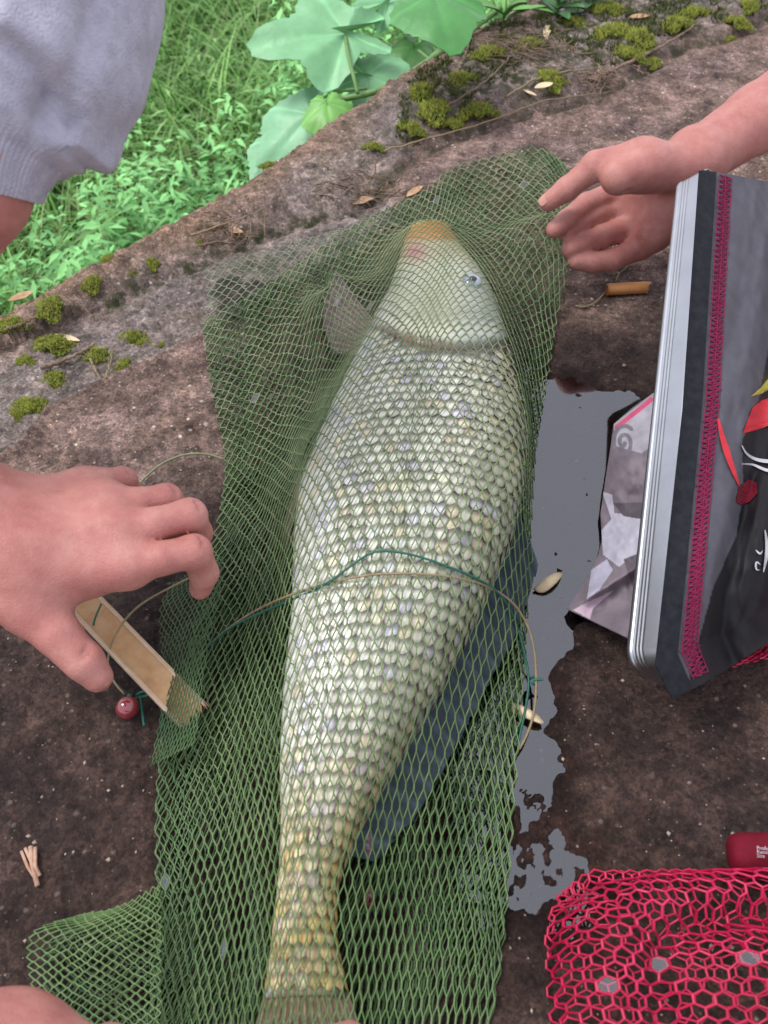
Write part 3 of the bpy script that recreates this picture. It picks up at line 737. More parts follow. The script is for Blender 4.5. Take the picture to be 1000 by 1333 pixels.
# -- left reaching hand with its forearm
wrist = J(-40, 672, .125, .029)
core = [
    [J(-34, 170, .316, .035), J(-55, 235, .293, .0345), J(-98, 292, .268, .035), J(-150, 400, .22, .035), J(-140, 520, .175, .032), wrist],
    [wrist, J(40, 742, .112, .0165), J(166, 735, .110, .0125)],
    [wrist, J(28, 712, .120, .017), J(152, 690, .117, .0125)],
    [wrist, J(15, 682, .121, .017), J(134, 657, .115, .0118)],
    [wrist, J(5, 655, .116, .0165), J(110, 634, .108, .0105)],
    [J(-10, 740, .108, .024), J(40, 788, .096, .0175)],
    [J(50, 770, .098, .0135), J(122, 752, .100, .0115)],
    [J(166, 735, .112, .0125), J(152, 690, .119, .0126), J(134, 657, .116, .0118), J(110, 634, .108, .0105)],
]
limbs = [
    [J(166, 735, .112, .0122), J(210, 727, .116, .0102), J(253, 718, .113, .0106), J(266, 746, .088, .0091), J(261, 766, .072, .0076)],
    [J(152, 690, .118, .0122), J(200, 683, .121, .0104), J(247, 671, .118, .0108), J(258, 694, .092, .0092), J(250, 714, .074, .0078)],
    [J(134, 657, .116, .0115), J(180, 655, .118, .0098), J(217, 650, .113, .0101), J(230, 670, .09, .0086), J(225, 690, .073, .0076)],
    [J(110, 634, .109, .0105), J(138, 628, .108, .0090), J(160, 625, .102, .0092), J(172, 642, .083, .008), J(168, 660, .07, .0072)],
    [J(36, 786, .097, .0175), J(76, 826, .088, .0135), J(92, 844, .083, .0118), J(109, 860, .078, .0119), J(127, 881, .069, .0096)],
]
pl = empty('person', P(-40, 672, 0), 'person in grey knit sleeve reaching bare fingers towards the green net', 'person')
def knuckle(j0, j1, j2, n=3, gap=.0028, half=.0042, r=.0006, dep=.0022):
    """short folds across the back of a joint, facing the camera side"""
    p0, p1, p2 = [np.array(q[:3]) for q in (j0, j1, j2)]; ax_ = (p1 - p0) / np.linalg.norm(p1 - p0); a2 = (p2 - p1) / np.linalg.norm(p2 - p1)
    out_ = ax_ - a2 + np.array([0, 0, .25]); out_ /= np.linalg.norm(out_); sd_ = np.cross(ax_, out_); sd_ /= np.linalg.norm(sd_); res = []
    for k in range(n):
        c0 = p1 + ax_ * (k - (n - 1) / 2) * gap * .8 + out_ * (j1[3] + .0004); c0 = c0 - out_ * abs(k - (n - 1) / 2) * .0006
        h_ = half * (1 - .25 * abs(k - (n - 1) / 2))
        res.append(((*(c0 - sd_ * h_ - out_ * .0008), r), (*(c0 + sd_ * h_ - out_ * .0008), r), dep))
    return res
kn_ = sum([knuckle(l_[1], l_[2], l_[3]) for l_ in limbs[:4]], []) + knuckle(limbs[4][2], limbs[4][3], limbs[4][4])
armL = skin_mesh('arm', core, limbs, creases=kn_, vox=.0017)
tn = P(127, 881, .069); ta = tn - P(109, 860, .078)
nl = nail(tn + ta * .05, ta, np.array([.15, -.75, .75]), .0072, .0135, .0094)
# sleeve: hangs in folds over a ribbed cuff
ax_px = [(-52, 238, .292), (-48, 205, .302), (-34, 160, .314), (2, 90, .330), (30, 10, .348), (48, -80, .366), (60, -200, .39), (60, -330, .41)]
NL, NA = 330, 320
AXs = smooth_line(PL(ax_px), NL, 3); alen = np.linalg.norm(np.diff(AXs, axis=0), axis=1).sum()
LL = np.linspace(0, alen, NL)                       # metres from the hem
rad = np.interp(LL, [0, .004, .016, .024, .034, .06, .12, alen], [.0405, .0420, .0445, .0470, .0560, .0610, .0640, .075])
t = np.gradient(AXs, axis=0); t /= np.linalg.norm(t, axis=1)[:, None]; a_ = np.cross(t, [0, 0, 1]); a_ /= np.linalg.norm(a_, axis=1)[:, None]; b_ = np.cross(a_, t)
th = np.arange(NA) * 2 * math.pi / NA; SS, TH = np.meshgrid(LL, th, indexing='ij')
puff = sstep(.022, .034, SS)
fold = puff * (.005 * fbm(np.cos(TH) * 1.5 + 4, np.sin(TH) * 1.5, SS * 14 + 1, 3) + .0035 * np.sin(SS * 150 + 5 * np.cos(TH - .7)) * sstep(.11, .03, SS))
fold = fold + puff * (.0065 * sstep(-.004, .002, SS - .046 - .010 * np.sin(TH * 1.7 + .3)) - .004 * np.exp(-((SS - .044 - .010 * np.sin(TH * 1.7 + .3)) / .003) ** 2))
for th0, k_, w_, d_ in ((.75, 8, .07, .012), (1.35, 9, .09, .009), (.2, 4, .12, .006), (2.3, -5, .14, .005)):
    fold = fold - d_ * np.exp(-((TH - th0 - k_ * (SS - .03)) / w_) ** 2) * puff * sstep(.16, .06, SS)
ribs = .0006 * np.cos(TH * 100) * (1 - puff)
rr = rad[:, None] + fold + ribs
dirs = np.cos(TH)[..., None] * a_[:, None] + np.sin(TH)[..., None] * b_[:, None]
sl_v = AXs[:, None] + rr[..., None] * dirs; sl_in = AXs[:, None] + (rr - .003)[..., None] * dirs
def ring_faces(n, m):
    i, j = np.meshgrid(np.arange(n - 1), np.arange(m), indexing='ij')
    return np.stack([i * m + j, i * m + (j + 1) % m, (i + 1) * m + (j + 1) % m, (i + 1) * m + j], -1).reshape(-1, 4)
nc = int(np.searchsorted(LL, .024))
f1 = ring_faces(NL - nc + 1, NA); vb = sl_v[nc - 1:].reshape(-1, 3)
sleeve = mesh_obj('sleeve', vb, f1, M['knit'])
cv_ = np.concatenate([sl_in[:nc][::-1].reshape(-1, 3), sl_v[:nc].reshape(-1, 3)])
cuff = mesh_obj('cuff', cv_, ring_faces(2 * nc, NA), M['knit'])
tag(cuff, 'ribbed knit cuff of the sleeve')
adopt(pl, armL, nl, sleeve); bpy.context.view_layer.update(); cuff.parent = sleeve

# -- right hand pinching the net's corner
wr = J(905, 208, .112, .026)
core = [
    [J(1240, -15, .185, .044), J(1080, 95, .145, .038), J(985, 155, .125, .031), wr],
    [wr, J(866, 226, .096, .019), J(802, 252, .064, .0135)],
    [wr, J(870, 242, .086, .018), J(807, 273, .053, .0135)],
    [wr, J(874, 258, .076, .018), J(817, 297, .043, .0132)],
    [wr, J(878, 276, .068, .019), J(833, 322, .035, .0120)],
    [J(885, 220, .112, .023), J(838, 216, .122, .0225), J(805, 230, .122, .0165)],
    [J(884, 268, .078, .022), J(852, 306, .052, .0165)],
]
limbs = [
    [J(834, 210, .124, .0195), J(776, 216, .120, .0135), J(757, 231, .110, .0108), J(738, 246, .100, .0110), J(714, 263, .088, .0088)],
    [J(802, 252, .064, .0130), J(764, 266, .064, .0110), J(738, 286, .064, .0098), J(722, 299, .064, .0085)],
    [J(807, 273, .053, .0130), J(776, 279, .054, .0113), J(754, 291, .054, .0102), J(738, 302, .054, .0088)],
    [J(817, 297, .043, .0128), J(782, 309, .043, .0112), J(758, 318, .043, .0103), J(742, 324, .044, .0090)],
    [J(833, 322, .035, .0118), J(798, 338, .031, .0104), J(771, 342, .031, .0097), J(749, 340, .034, .0086)],
]
prr = empty('person', P(905, 208, 0), 'person with bare forearm pinching the top corner of the green net', 'person')
armR = skin_mesh('arm', core, limbs, kc=.009, kl=.006, creases=[(J(800, 244, .118, .0012), J(862, 262, .106, .0012), .004), (J(792, 262, .075, .001), J(846, 292, .066, .001), .003)])
tn = P(714, 263, .088); ta = tn - P(738, 246, .100)
nr = nail(tn + ta * .1, ta, np.array([-.35, -.1, .9]), .0068, .0130, .0087)
adopt(prr, armR, nr)

# -- hand steadying the lower end of the net, mostly below the picture
core = [
    [J(-190, 1560, .14, .034), J(-40, 1420, .118, .028)],
    [J(-40, 1420, .118, .028), J(18, 1362, .112, .019), J(95, 1395, .110, .013)],
    [J(-40, 1420, .118, .028), J(40, 1390, .116, .018), J(130, 1425, .11, .013)],
    [J(-40, 1420, .118, .028), J(30, 1430, .112, .018), J(120, 1475, .10, .012)],
    [J(-40, 1420, .118, .028), J(20, 1470, .105, .016), J(100, 1520, .092, .011)],
]
limbs = [
    [J(95, 1385, .112, .013), J(220, 1395, .108, .0108), J(350, 1388, .085, .0098), J(456, 1353, .058, .0085)],
    [J(130, 1425, .11, .013), J(250, 1440, .106, .0108), J(340, 1430, .08, .0098), J(410, 1420, .05, .0085)],
    [J(120, 1475, .10, .012), J(230, 1490, .098, .0105), J(310, 1480, .07, .0092), J(370, 1470, .045, .008)],
    [J(100, 1520, .092, .011), J(180, 1545, .086, .0095), J(240, 1540, .062, .0085), J(280, 1530, .042, .0075)],
    [J(12, 1362, .112, .017), J(60, 1335 + 60, .10, .0135), J(140, 1370, .08, .0115), J(190, 1375, .065, .0095)],
]
pb = empty('person', P(-40, 1420, 0), 'person whose bare hand holds down the tail end of the green net', 'person')
armB = skin_mesh('hand', core, limbs)
adopt(pb, armB)

# ---------------------------------------------------------------- bag with the aluminium hoop
bag = empty('fish_bag', P(930, 600, 0), 'dark grey nylon fish bag stiffened by a silver aluminium hoop', 'bag')
HT, HB = P(900, 224, .150), P(838, 862, .060)
bd = HB - HT; blen = np.linalg.norm(bd); bd /= blen
dd = np.array([.75, .25, -.55]); dd -= bd * (dd @ bd); dd /= np.linalg.norm(dd)
nd = np.cross(dd, bd); nd = nd if nd[2] > 0 else -nd
BW = .0265; cr = .011; DEEP = .045
path = []
def arc_pts(c, a0, a1, n=8):
    return [c + cr * (math.cos(q) * bd + math.sin(q) * dd) for q in np.linspace(a0, a1, n)]
c1 = HT + bd * cr + dd * cr; c2 = HB - bd * cr + dd * cr; c3 = HB - bd * cr + dd * (DEEP - cr); c4 = HT + bd * cr + dd * (DEEP - cr)
path += list(resample([HT + bd * cr, HB - bd * cr], 40)) + arc_pts(c2, -math.pi / 2, 0)[1:] + arc_pts(c3, 0, math.pi / 2)[0:] + arc_pts(c4, math.pi / 2, math.pi) + arc_pts(c1, math.pi, 1.5 * math.pi)[:-1]
path = np.array(path); npth = len(path)
tg = np.roll(path, -1, 0) - np.roll(path, 1, 0); tg /= np.linalg.norm(tg, axis=1)[:, None]
outn = np.cross(tg, nd); cen = (HT + HB) / 2 + dd * DEEP / 2
sgn = np.sign(((path - cen) * outn).sum(1).mean()); outn *= sgn
prof = []
for w_ in np.linspace(-.5, .5, 41):
    g = 0
    for gc in (-.27, -.17, -.07): g -= .0004 * math.exp(-((w_ - gc) / .018) ** 2)
    if w_ < -.36: g += .0006
    e_ = .0008 * (abs(w_) * 2) ** 16
    prof.append((w_ * BW, .0011 + g - e_))
prof += [(.5 * BW, -.0006), (-.5 * BW, -.0006)]
prof = np.array(prof); npr = len(prof)
rv = path[:, None] + prof[None, :, 0, None] * nd + prof[None, :, 1, None] * outn[:, None]
i, j = np.meshgrid(np.arange(npth), np.arange(npr), indexing='ij')
rf = np.stack([i * npr + j, i * npr + (j + 1) % npr, ((i + 1) % npth) * npr + (j + 1) % npr, ((i + 1) % npth) * npr + j], -1).reshape(-1, 4)
rim = mesh_obj('hoop', rv.reshape(-1, 3), rf, M['alu'], smooth=True)
# cloth sheet from the hoop's upper edge to the right
def sheet_px(s, t):
    """s across (0 at hoop), t along the hoop"""
    lx = np.interp(t, [0, .45, .93, 1], [914, 893, 858, 880]); ly = np.interp(t, [0, .93, 1], [221, 862, 908])
    rx = 1110 + 0 * t; ry = np.interp(t, [0, 1], [262, 752])
    px = lx + (rx - lx) * s; py = ly + (ry - ly) * (.75 * s + .25 * s * s)
    py = py + 22 * np.sin(math.pi * np.clip(s * 3.4, 0, 1)) * sstep(.9, 1, t) * 0
    z0 = np.interp(t, [0, .93, 1], [.168, .078, .066]); z1 = .030
    z = z0 + (z1 - z0) * s + .024 * np.sin(math.pi * np.clip(s * 1.15, 0, 1)) * sstep(1.02, .75, t)
    z = z - .014 * np.exp(-((s - .42 - .1 * np.sin(t * 5)) / .07) ** 2) * sstep(.15, .4, t) + .008 * fbm(s * 7, t * 7, 3, 3) * sstep(.12, .35, s)
    z = z - .010 * sstep(.85, 1, t) * sstep(.1, .5, s)
    return px, py, np.maximum(z, .006)
NSX, NST = 150, 200
Sg, Tg = np.meshgrid(np.linspace(0, 1, NSX), np.linspace(0, 1, NST), indexing='ij')
spx, spy, spz = sheet_px(Sg, Tg)
shp = P(spx, spy, spz)
s_t0 = 20 / 210; s_p0 = 28 / 210; s_p1 = 52 / 210
colr = np.broadcast_to(C_(.085, .083, .10), shp.shape).copy()
blk = sd_poly(spx, spy, np.array([(1200, 430), (1000, 455), (988, 520), (966, 575), (968, 640), (958, 700), (930, 760), (905, 850), (880, 960), (1200, 960)], float))
colr[blk < 0] = (.010, .009, .011)
colr[Sg < s_t0] = (.010, .012, .016)
def sheet_thick(v, f, d=.0011):
    nn = len(v); return np.r_[v, v - [0, 0, d]], np.r_[f, f[:, ::-1] + nn]
v2, f2 = sheet_thick(shp.reshape(-1, 3), grid_faces(NSX, NST))
panel = mesh_obj('cloth_panel', v2, f2, M['nylon'], col=np.r_[colr.reshape(-1, 3), colr.reshape(-1, 3)])
def sheet_z(px, py):
    k = np.argmin((spx.ravel()[None] - np.atleast_1d(px)[:, None]) ** 2 + (spy.ravel()[None] - np.atleast_1d(py)[:, None]) ** 2, 1); return spz.ravel()[k]
def on_sheet(pts, dz=.0012):
    pts = np.asarray(pts, float); return P(pts[:, 0], pts[:, 1], sheet_z(pts[:, 0], pts[:, 1]) + dz)
# overlocked seam: zigzag threads
segs = []
NSEW = 190; tt = np.linspace(.004, .985, NSEW)
def sp3(s, t, dz=.0011):
    a, b, c_ = sheet_px(np.asarray(s, float), np.asarray(t, float)); return P(a, b, c_ + dz)
for o1, o2 in ((.118, .160), (.160, .200), (.128, .192)):
    zz_ = np.where(np.arange(NSEW) % 2 == 0, o1, o2) + .004 * RNG.normal(size=NSEW); q = sp3(zz_, tt); segs.append((q[:-1], q[1:]))
for o1 in (.118, .160, .198): q = sp3(np.full(NSEW, o1), tt); segs.append((q[:-1], q[1:]))
v_, f_ = rods(np.concatenate([q[0] for q in segs]), np.concatenate([q[1] for q in segs]), .00040, 4)
seam = mesh_obj('seam', v_, f_, M['stitch']); tag(seam, 'pink overlocked stitching along the hem')
# hem tape, a band of its own beside the hoop
Sg2, Tg2 = np.meshgrid(np.linspace(-.02, s_t0, 8), np.linspace(.002, .998, 160), indexing='ij')
tp = sp3(Sg2, Tg2, .0016 + .0006 * fbm(Sg2 * 40, Tg2 * 60, 2)); v2, f2 = sheet_thick(tp.reshape(-1, 3), grid_faces(8, 160), .0008)
tape = mesh_obj('hem_tape', v2, f2, M['tape'])
def flat_print(name, poly, m_, n=72, rings=12):
    """printed shape: a fine patch following the cloth"""
    poly = np.asarray(poly, float); bl_ = resample(np.r_[poly, poly[:1]], n + 1)[:-1]; c_ = bl_.mean(0)
    k = np.linspace(.02, 1, rings)[:, None, None]; q = (c_ + (bl_[None] - c_) * k).reshape(-1, 2)
    return mesh_obj(name, on_sheet(q), ring_faces(rings, n), m_)
def stroke(name, pts, w, m_, n=24):
    c_ = smooth_line(np.asarray(pts, float), n, 3); t_ = np.gradient(c_, axis=0); t_ /= np.linalg.norm(t_, axis=1)[:, None]
    nn = np.stack([-t_[:, 1], t_[:, 0]], -1); ww = w * np.sin(np.linspace(.25, math.pi - .15, n))[:, None] / 2
    q = np.concatenate([c_ - nn * ww, c_ + nn * ww]); f = np.stack([np.arange(n - 1), np.arange(1, n), n + np.arange(1, n), n + np.arange(n - 1)], -1)
    return mesh_obj(name, on_sheet(q, .0016), f, m_)
prints = [
    flat_print('red_print', [(967, 564), (980, 530), (992, 521), (1080, 494), (1080, 548), (1000, 554), (985, 560)], M['redprint']),
    flat_print('yellow_print', [(977, 516), (993, 512), (1006, 499), (1080, 474), (1080, 462), (1010, 487), (999, 494), (990, 505)], M['yellowprint']),
    stroke('white_print', [(966, 580), (972, 592), (988, 600), (1015, 601), (1060, 590)], 5, M['whiteprint']),
    stroke('white_print', [(965, 604), (980, 604), (992, 610), (1004, 614), (1050, 606)], 4, M['whiteprint']),
    stroke('white_print', [(996, 690), (1000, 715), (994, 745)], 5, M['whiteprint']),
    stroke('white_print', [(984, 716), (990, 722), (993, 716)], 2.5, M['whiteprint']),
    stroke('white_print', [(990, 735), (984, 730), (984, 742), (990, 742)], 2.5, M['whiteprint']),
    stroke('red_cord', [(935, 545), (941, 572), (952, 605), (963, 634)], 8, M['redprint']),
    flat_print('red_print', [(958, 652), (962, 634), (974, 624), (985, 628), (986, 642), (976, 653), (964, 658)], M['crimson']),
]
# printed lining spilling out on the left
OUT = [(850, 512), (824, 530), (799, 552), (794, 588), (787, 632), (782, 668), (784, 702), (779, 722), (760, 760), (738, 792)]
INN = [(880, 500), (878, 530), (874, 560), (868, 600), (864, 640), (860, 680), (856, 720), (852, 760), (848, 800), (842, 842)]
nu_, nv_ = 150, 320
Ou = resample(np.array(OUT, float), nv_); In = resample(np.array(INN, float), nv_)
# bottom edge sags from (738,795) to (842,838)
k = np.linspace(0, 1, nu_)[:, None]; LP = Ou[None] * (1 - k[..., None]) + In[None] * k[..., None]
vv = np.linspace(0, 1, nv_)[None]
LZ = .004 + .055 * k ** .8 * (1 - .45 * vv) + .006 * np.sin(k * 3.0) * np.sin(vv * 17 + k * 5) + .004 * fbm(LP[..., 0] / 22, LP[..., 1] / 30, 3, 3)
LZ = LZ + .012 * np.exp(-((LP[..., 1] - (795 - .62 * (LP[..., 0] - 738))) / 9) ** 2) * sstep(738, 775, LP[..., 0]) * sstep(.55, .9, vv)
lw = P(LP[..., 0], LP[..., 1], np.maximum(LZ, .003))
lc = np.broadcast_to(C_(.20, .165, .19), lw.shape).copy()
lc = lc * (1 + .25 * fbm(LP[..., 0] / 40, LP[..., 1] / 60, 2))[..., None]
def paint(poly, colr_):
    m_ = sd_poly(LP[..., 0], LP[..., 1], np.array(poly, float)) < 0; lc[m_] = colr_
paint([(799, 552), (850, 512), (880, 500), (878, 560), (835, 590), (800, 580)], (.40, .38, .43))
lc[np.abs(sd_line(LP[..., 0], LP[..., 1], np.array([(803, 556), (826, 538), (848, 520)], float))) < 3] = (.62, .10, .20)
th_ = np.linspace(0, 3.6 * math.pi, 60); spx_ = 812 + (2 + 1.35 * th_) * np.cos(th_ + .4) * .9; spy_ = 576 + (2 + 1.5 * th_) * np.sin(th_ + .4) * 1.2
lc[np.abs(sd_line(LP[..., 0], LP[..., 1], np.stack([spx_, spy_], -1))) < 2.6] = (.20, .18, .21)
paint([(784, 640), (797, 644), (800, 668), (838, 672), (846, 690), (842, 718), (818, 728), (806, 738), (785, 722), (783, 690), (796, 676)], (.48, .46, .54))
paint([(798, 655), (836, 654), (852, 664), (836, 676), (812, 672)], (.10, .085, .10))
paint([(812, 728), (842, 716), (836, 790), (822, 760)], (.12, .10, .12))
paint([(770, 742), (790, 728), (798, 742), (780, 768), (764, 780)], (.44, .42, .52))
paint([(746, 794), (776, 778), (800, 768), (772, 792), (768, 806)], (.56, .42, .50))
v2, f2 = sheet_thick(lw.reshape(-1, 3), grid_faces(nu_, nv_), .0009)
lining = mesh_obj('printed_lining', v2, f2, M['nylon'], col=np.r_[lc.reshape(-1, 3), lc.reshape(-1, 3)]); tag(lining, 'pale lilac lining printed with swirls')
def hexnet(posf, nu, nv, r, film=0.0, jit=.1, sides=5):
    return lattice(posf, nu, nv, link=.31, r=r, jit=jit, film=film, sides=sides)
def bag_net_pos(u, v):
    px = 930 + 140 * v + 10 * u; py = 872 - 34 * v - 92 * u * (.25 + v)
    z = .012 + .018 * v + .008 * fbm(px / 18, py / 18, 4, 3); return P(px, py, z)
(bv, bf_), _ = hexnet(bag_net_pos, 8, 9, .0006, jit=.3); bagnet = mesh_obj('pink_mesh', bv, bf_, M['pink'])
(bv, bf_), _ = hexnet(lambda u, v: bag_net_pos(u, v) + [.002, .002, -.006], 9, 10, .0006, jit=.3); bagnet2 = mesh_obj('pink_mesh', bv, bf_, M['pink'])
adopt(bag, rim, panel, lining, bagnet, bagnet2); bpy.context.view_layer.update()
for o in [seam, tape] + prints: o.parent = panel

# ---------------------------------------------------------------- pink net in the corner
pn = empty('pink_net', P(860, 1280, 0), 'crumpled bright pink hexagon mesh net lying on the soaked stone', 'net')
PT = [(724, 1500), (722, 1330), (721, 1235), (733, 1180), (785, 1147), (850, 1134), (930, 1129), (1010, 1128), (1120, 1128)]
PNO = np.array([P(*q, .02) for q in PT + [(1120, 1500)]])
def pink_h(x, y):
    d = -sd_poly(x, y, PNO); e = np.clip(d / .028, 0, 1)
    h = .052 * np.sqrt(np.clip(1 - (1 - e) ** 2, 0, 1))
    px, py = proj(np.stack([x, y, 0 * x + .04], -1))
    f1 = (py - np.interp(px, [720, 800, 860, 930, 1000, 1120], [1190, 1205, 1215, 1200, 1190, 1180])) / 14   # long crease
    f2 = (px - np.interp(py, [1100, 1215, 1260, 1330, 1500], [870, 868, 850, 858, 870])) / 12
    h = h - .020 * np.exp(-(f1 / 1.6) ** 2) * sstep(790, 880, px) - .014 * np.exp(-(f2 / 1.3) ** 2) * sstep(1205, 1235, py)
    h = h + .016 * np.exp(-(((px - 975) / 55) ** 2 + ((py - 1265) / 55) ** 2)) + .010 * np.exp(-(((px - 800) / 36) ** 2 + ((py - 1240) / 40) ** 2))
    return h + .009 * fbm(x * 45, y * 45, 6, 3) * e
def pink_pos(lift, jx, zoff, sc_):
    def f(u, v):
        # u across, v from far edge to near; spread rows a little more on the rounded rim
        x0, x1 = P(714, 1200, .02)[0], P(1100, 1200, .02)[0]
        y1, y0 = P(800, 1124, .02)[1], P(800, 1480, .02)[1]
        uu = .5 - .5 * np.cos(np.clip(u, 0, .30) / .30 * math.pi / 2 + 0) ; u_w = np.where(u < .3, .3 * (1 - np.cos(u / .3 * math.pi / 2)) / 1 * 1, u)
        u_w = np.where(u < .3, .3 * (u / .3) ** 1.2, u); v_w = np.where(v < .3, .3 * (v / .3) ** 1.2, v)
        x = x0 + (x1 - x0) * u_w; y = y1 + (y0 - y1) * v_w
        # pull lattice inside the rounded outline
        cx_, cy_ = x0 + .045, y1 - .045; m_ = (x < cx_) & (y > cy_); dx, dy = cx_ - x, y - cy_
        rr_ = np.hypot(dx, dy) + 1e-9; sq = np.maximum(dx, dy) / rr_
        x = np.where(m_, cx_ - dx * sq, x); y = np.where(m_, cy_ + dy * sq, y)
        x = x + .004 * fbm(x * 28, y * 28, 3 + jx, 2); y = y + .004 * fbm(x * 28, y * 28, 9 + jx, 2)
        return np.stack([x, y, np.maximum(.003, pink_h(x, y) * lift + zoff)], -1)
    return f
(pv, pf), pfl = hexnet(pink_pos(1, 0, .004, 1), 17, 11, .00066, film=.03, jit=.10); pm1 = mesh_obj('outer_mesh', pv, pf, M['pink'])
pfm = mesh_obj('water_film', *pfl, M['film'])
(pv, pf), _ = hexnet(pink_pos(.40, 20, .0, 1), 16, 10, .00060, jit=.2); pm2 = mesh_obj('inner_mesh', pv, pf, M['pink'])
tag(pfm, kind='stuff'); tag(film, kind='stuff')
adopt(pn, pm1, pfm, pm2)
# crimson cloth roll with its printed tag
cr_ = empty('cloth_roll', P(985, 1112, 0), 'dark crimson cloth roll with a white printed tag beside the pink net', 'cloth')
cl = resample(PL([(948, 1112, .013), (962, 1112, .014), (1000, 1113, .015), (1110, 1116, .015)]), 40)
rv_, rf_ = tube(cl, .0125 * np.interp(np.linspace(0, 1, 40), [0, .03, .1, 1], [.55, .9, 1, 1]), 20)
rv_ = rv_ + .0012 * np.stack([fbm(rv_[:, 0] * 90, rv_[:, 1] * 90, rv_[:, 2] * 90 + 7 * q) for q in range(3)], -1)
roll = mesh_obj('roll', rv_, rf_, M['crimson'])
def text(body_, loc, size, m_, rot):
    cu = bpy.data.curves.new('printed_text', 'FONT'); cu.body = body_; cu.size = size; cu.extrude = .0001; cu.materials.append(m_)
    o = bpy.data.objects.new('printed_text', cu); COL.objects.link(o); o.location = [float(q) for q in loc]; o.rotation_euler = rot
    bpy.context.view_layer.update(); me = bpy.data.meshes.new_from_object(o.evaluated_get(bpy.context.evaluated_depsgraph_get()))
    q = bpy.data.objects.new('printed_text', me); COL.objects.link(q); q.location = o.location; q.rotation_euler = rot; bpy.data.objects.remove(o); return q
tx = [text(w_, P(985, yy, .0305 - .0012 * abs(k_ - .5)), .0030, M['whiteprint'], (R(28 + 8 * k_), 0, R(-3))) for k_, (w_, yy) in enumerate((('Profes', 1106), ('Remind', 1111), ('Size', 1116)))]
adopt(cr_, roll, *tx)

# ---------------------------------------------------------------- cords, bamboo, bead, chips
def net_z(px, py, dz):
    p_ = P(px, py, .02)
    for _ in range(8): p_ = P(px, py, max(float(fld(zw, p_[0], p_[1])), 0) + dz)
    return p_
def cord(name, pts, r, m_, label=None, group=None, parent=None, n=70, cat='cord'):
    q = smooth_line(np.array(pts), n, 3); o = mesh_obj(name, *tube(q, r, 6), m_)
    if label: tag(o, label, cat, group)
    return o
NZ = lambda l, dz=.0016: [net_z(a, b, dz) for a, b in l]
cord('drawstring', NZ([(255, 862), (280, 830), (330, 795), (385, 771), (450, 753), (500, 746), (560, 747), (615, 755), (650, 770)]) + list(PL([(676, 792, .036), (694, 830, .022), (699, 880, .010), (696, 930, .006), (684, 962, .005), (676, 975, .004)])), .00085, M['cord_brown'],
     'thin brown drawstring crossing the scaled carp over the green mesh')
cord('drawstring', NZ([(262, 850), (300, 815), (360, 789), (420, 764), (455, 738), (480, 720), (500, 716), (540, 722), (585, 738), (620, 752), (650, 770)], .0026) + list(PL([(668, 800, .032), (681, 840, .018), (690, 885, .010), (684, 925, .006), (674, 970, .004)])), .00085, M['cord_green'],
     'thin green drawstring crossing the scaled carp over the green mesh')
kn = empty('cord_knot', on_ground(695, 886), 'small green cord knot in the puddle beside the net', 'knot')
k1 = mesh_obj('loop', *tube(np.array([P(694, 886, .009) + .0026 * np.array([math.cos(q), math.sin(q), .5 * math.sin(2 * q)]) for q in np.linspace(0, 9, 40)]), .0009, 6), M['cord_green'])
k2 = mesh_obj('loose_end', *tube(smooth_line(PL([(694, 886, .010), (700, 884, .011), (707, 885, .011)]), 12, 2), .0011, 6), M['cord_green'])
adopt(kn, k1, k2)
cord('net_cord', PL([(292, 598, .010), (268, 590, .014), (240, 591, .016), (212, 602, .014), (190, 620, .010), (172, 640, .006), (150, 690, .004)]), .00095, M['cord_olive'], 'olive cord arching over the stone beside the curled hand')
cord('brown_cord', PL([(262, 745, .016), (215, 768, .024), (180, 788, .034), (158, 812, .034), (143, 840, .026), (140, 865, .014), (148, 888, .008), (162, 903, .006)]), .0008, M['cord_brown'], 'thin brown cord looping over the bamboo strip to the red bead')
cord('green_cord', PL([(132, 786, .036), (122, 808, .030), (120, 828, .014), (124, 850, .006), (140, 880, .004), (165, 903, .005)]), .0008, M['cord_green'], 'thin dark green cord under the thumb leading to the red bead')
gk = empty('cord_knot', on_ground(195, 905), 'green knotted cord ends tied beside the red bead', 'knot')
parts_ = [mesh_obj('strand', *tube(smooth_line(PL(l_), 20, 2), .0010, 6), M['cord_green']) for l_ in (
    [(178, 905, .008), (186, 899, .012), (196, 903, .010), (206, 899, .012), (213, 903, .008)], [(180, 908, .006), (190, 906, .010), (200, 901, .011), (212, 907, .007)],
    [(182, 904, .008), (184, 920, .005), (188, 945, .004)], [(212, 903, .008), (213, 925, .006), (211, 950, .005)])]
adopt(gk, *parts_)
bd_ = empty('bead', on_ground(166, 922), 'dark red glass bead threaded on a cord', 'bead')
bb = ball(P(166, 921, .0085), .0078, 'glass', M['bead']); bh = mesh_obj('cap', *tube(P(169, 907, .0105) + np.array([[0, -.0012, 0], [0, .0016, .0005]]), [.0022, .0016], 10), M['cord_green'])
adopt(bd_, bb, bh)
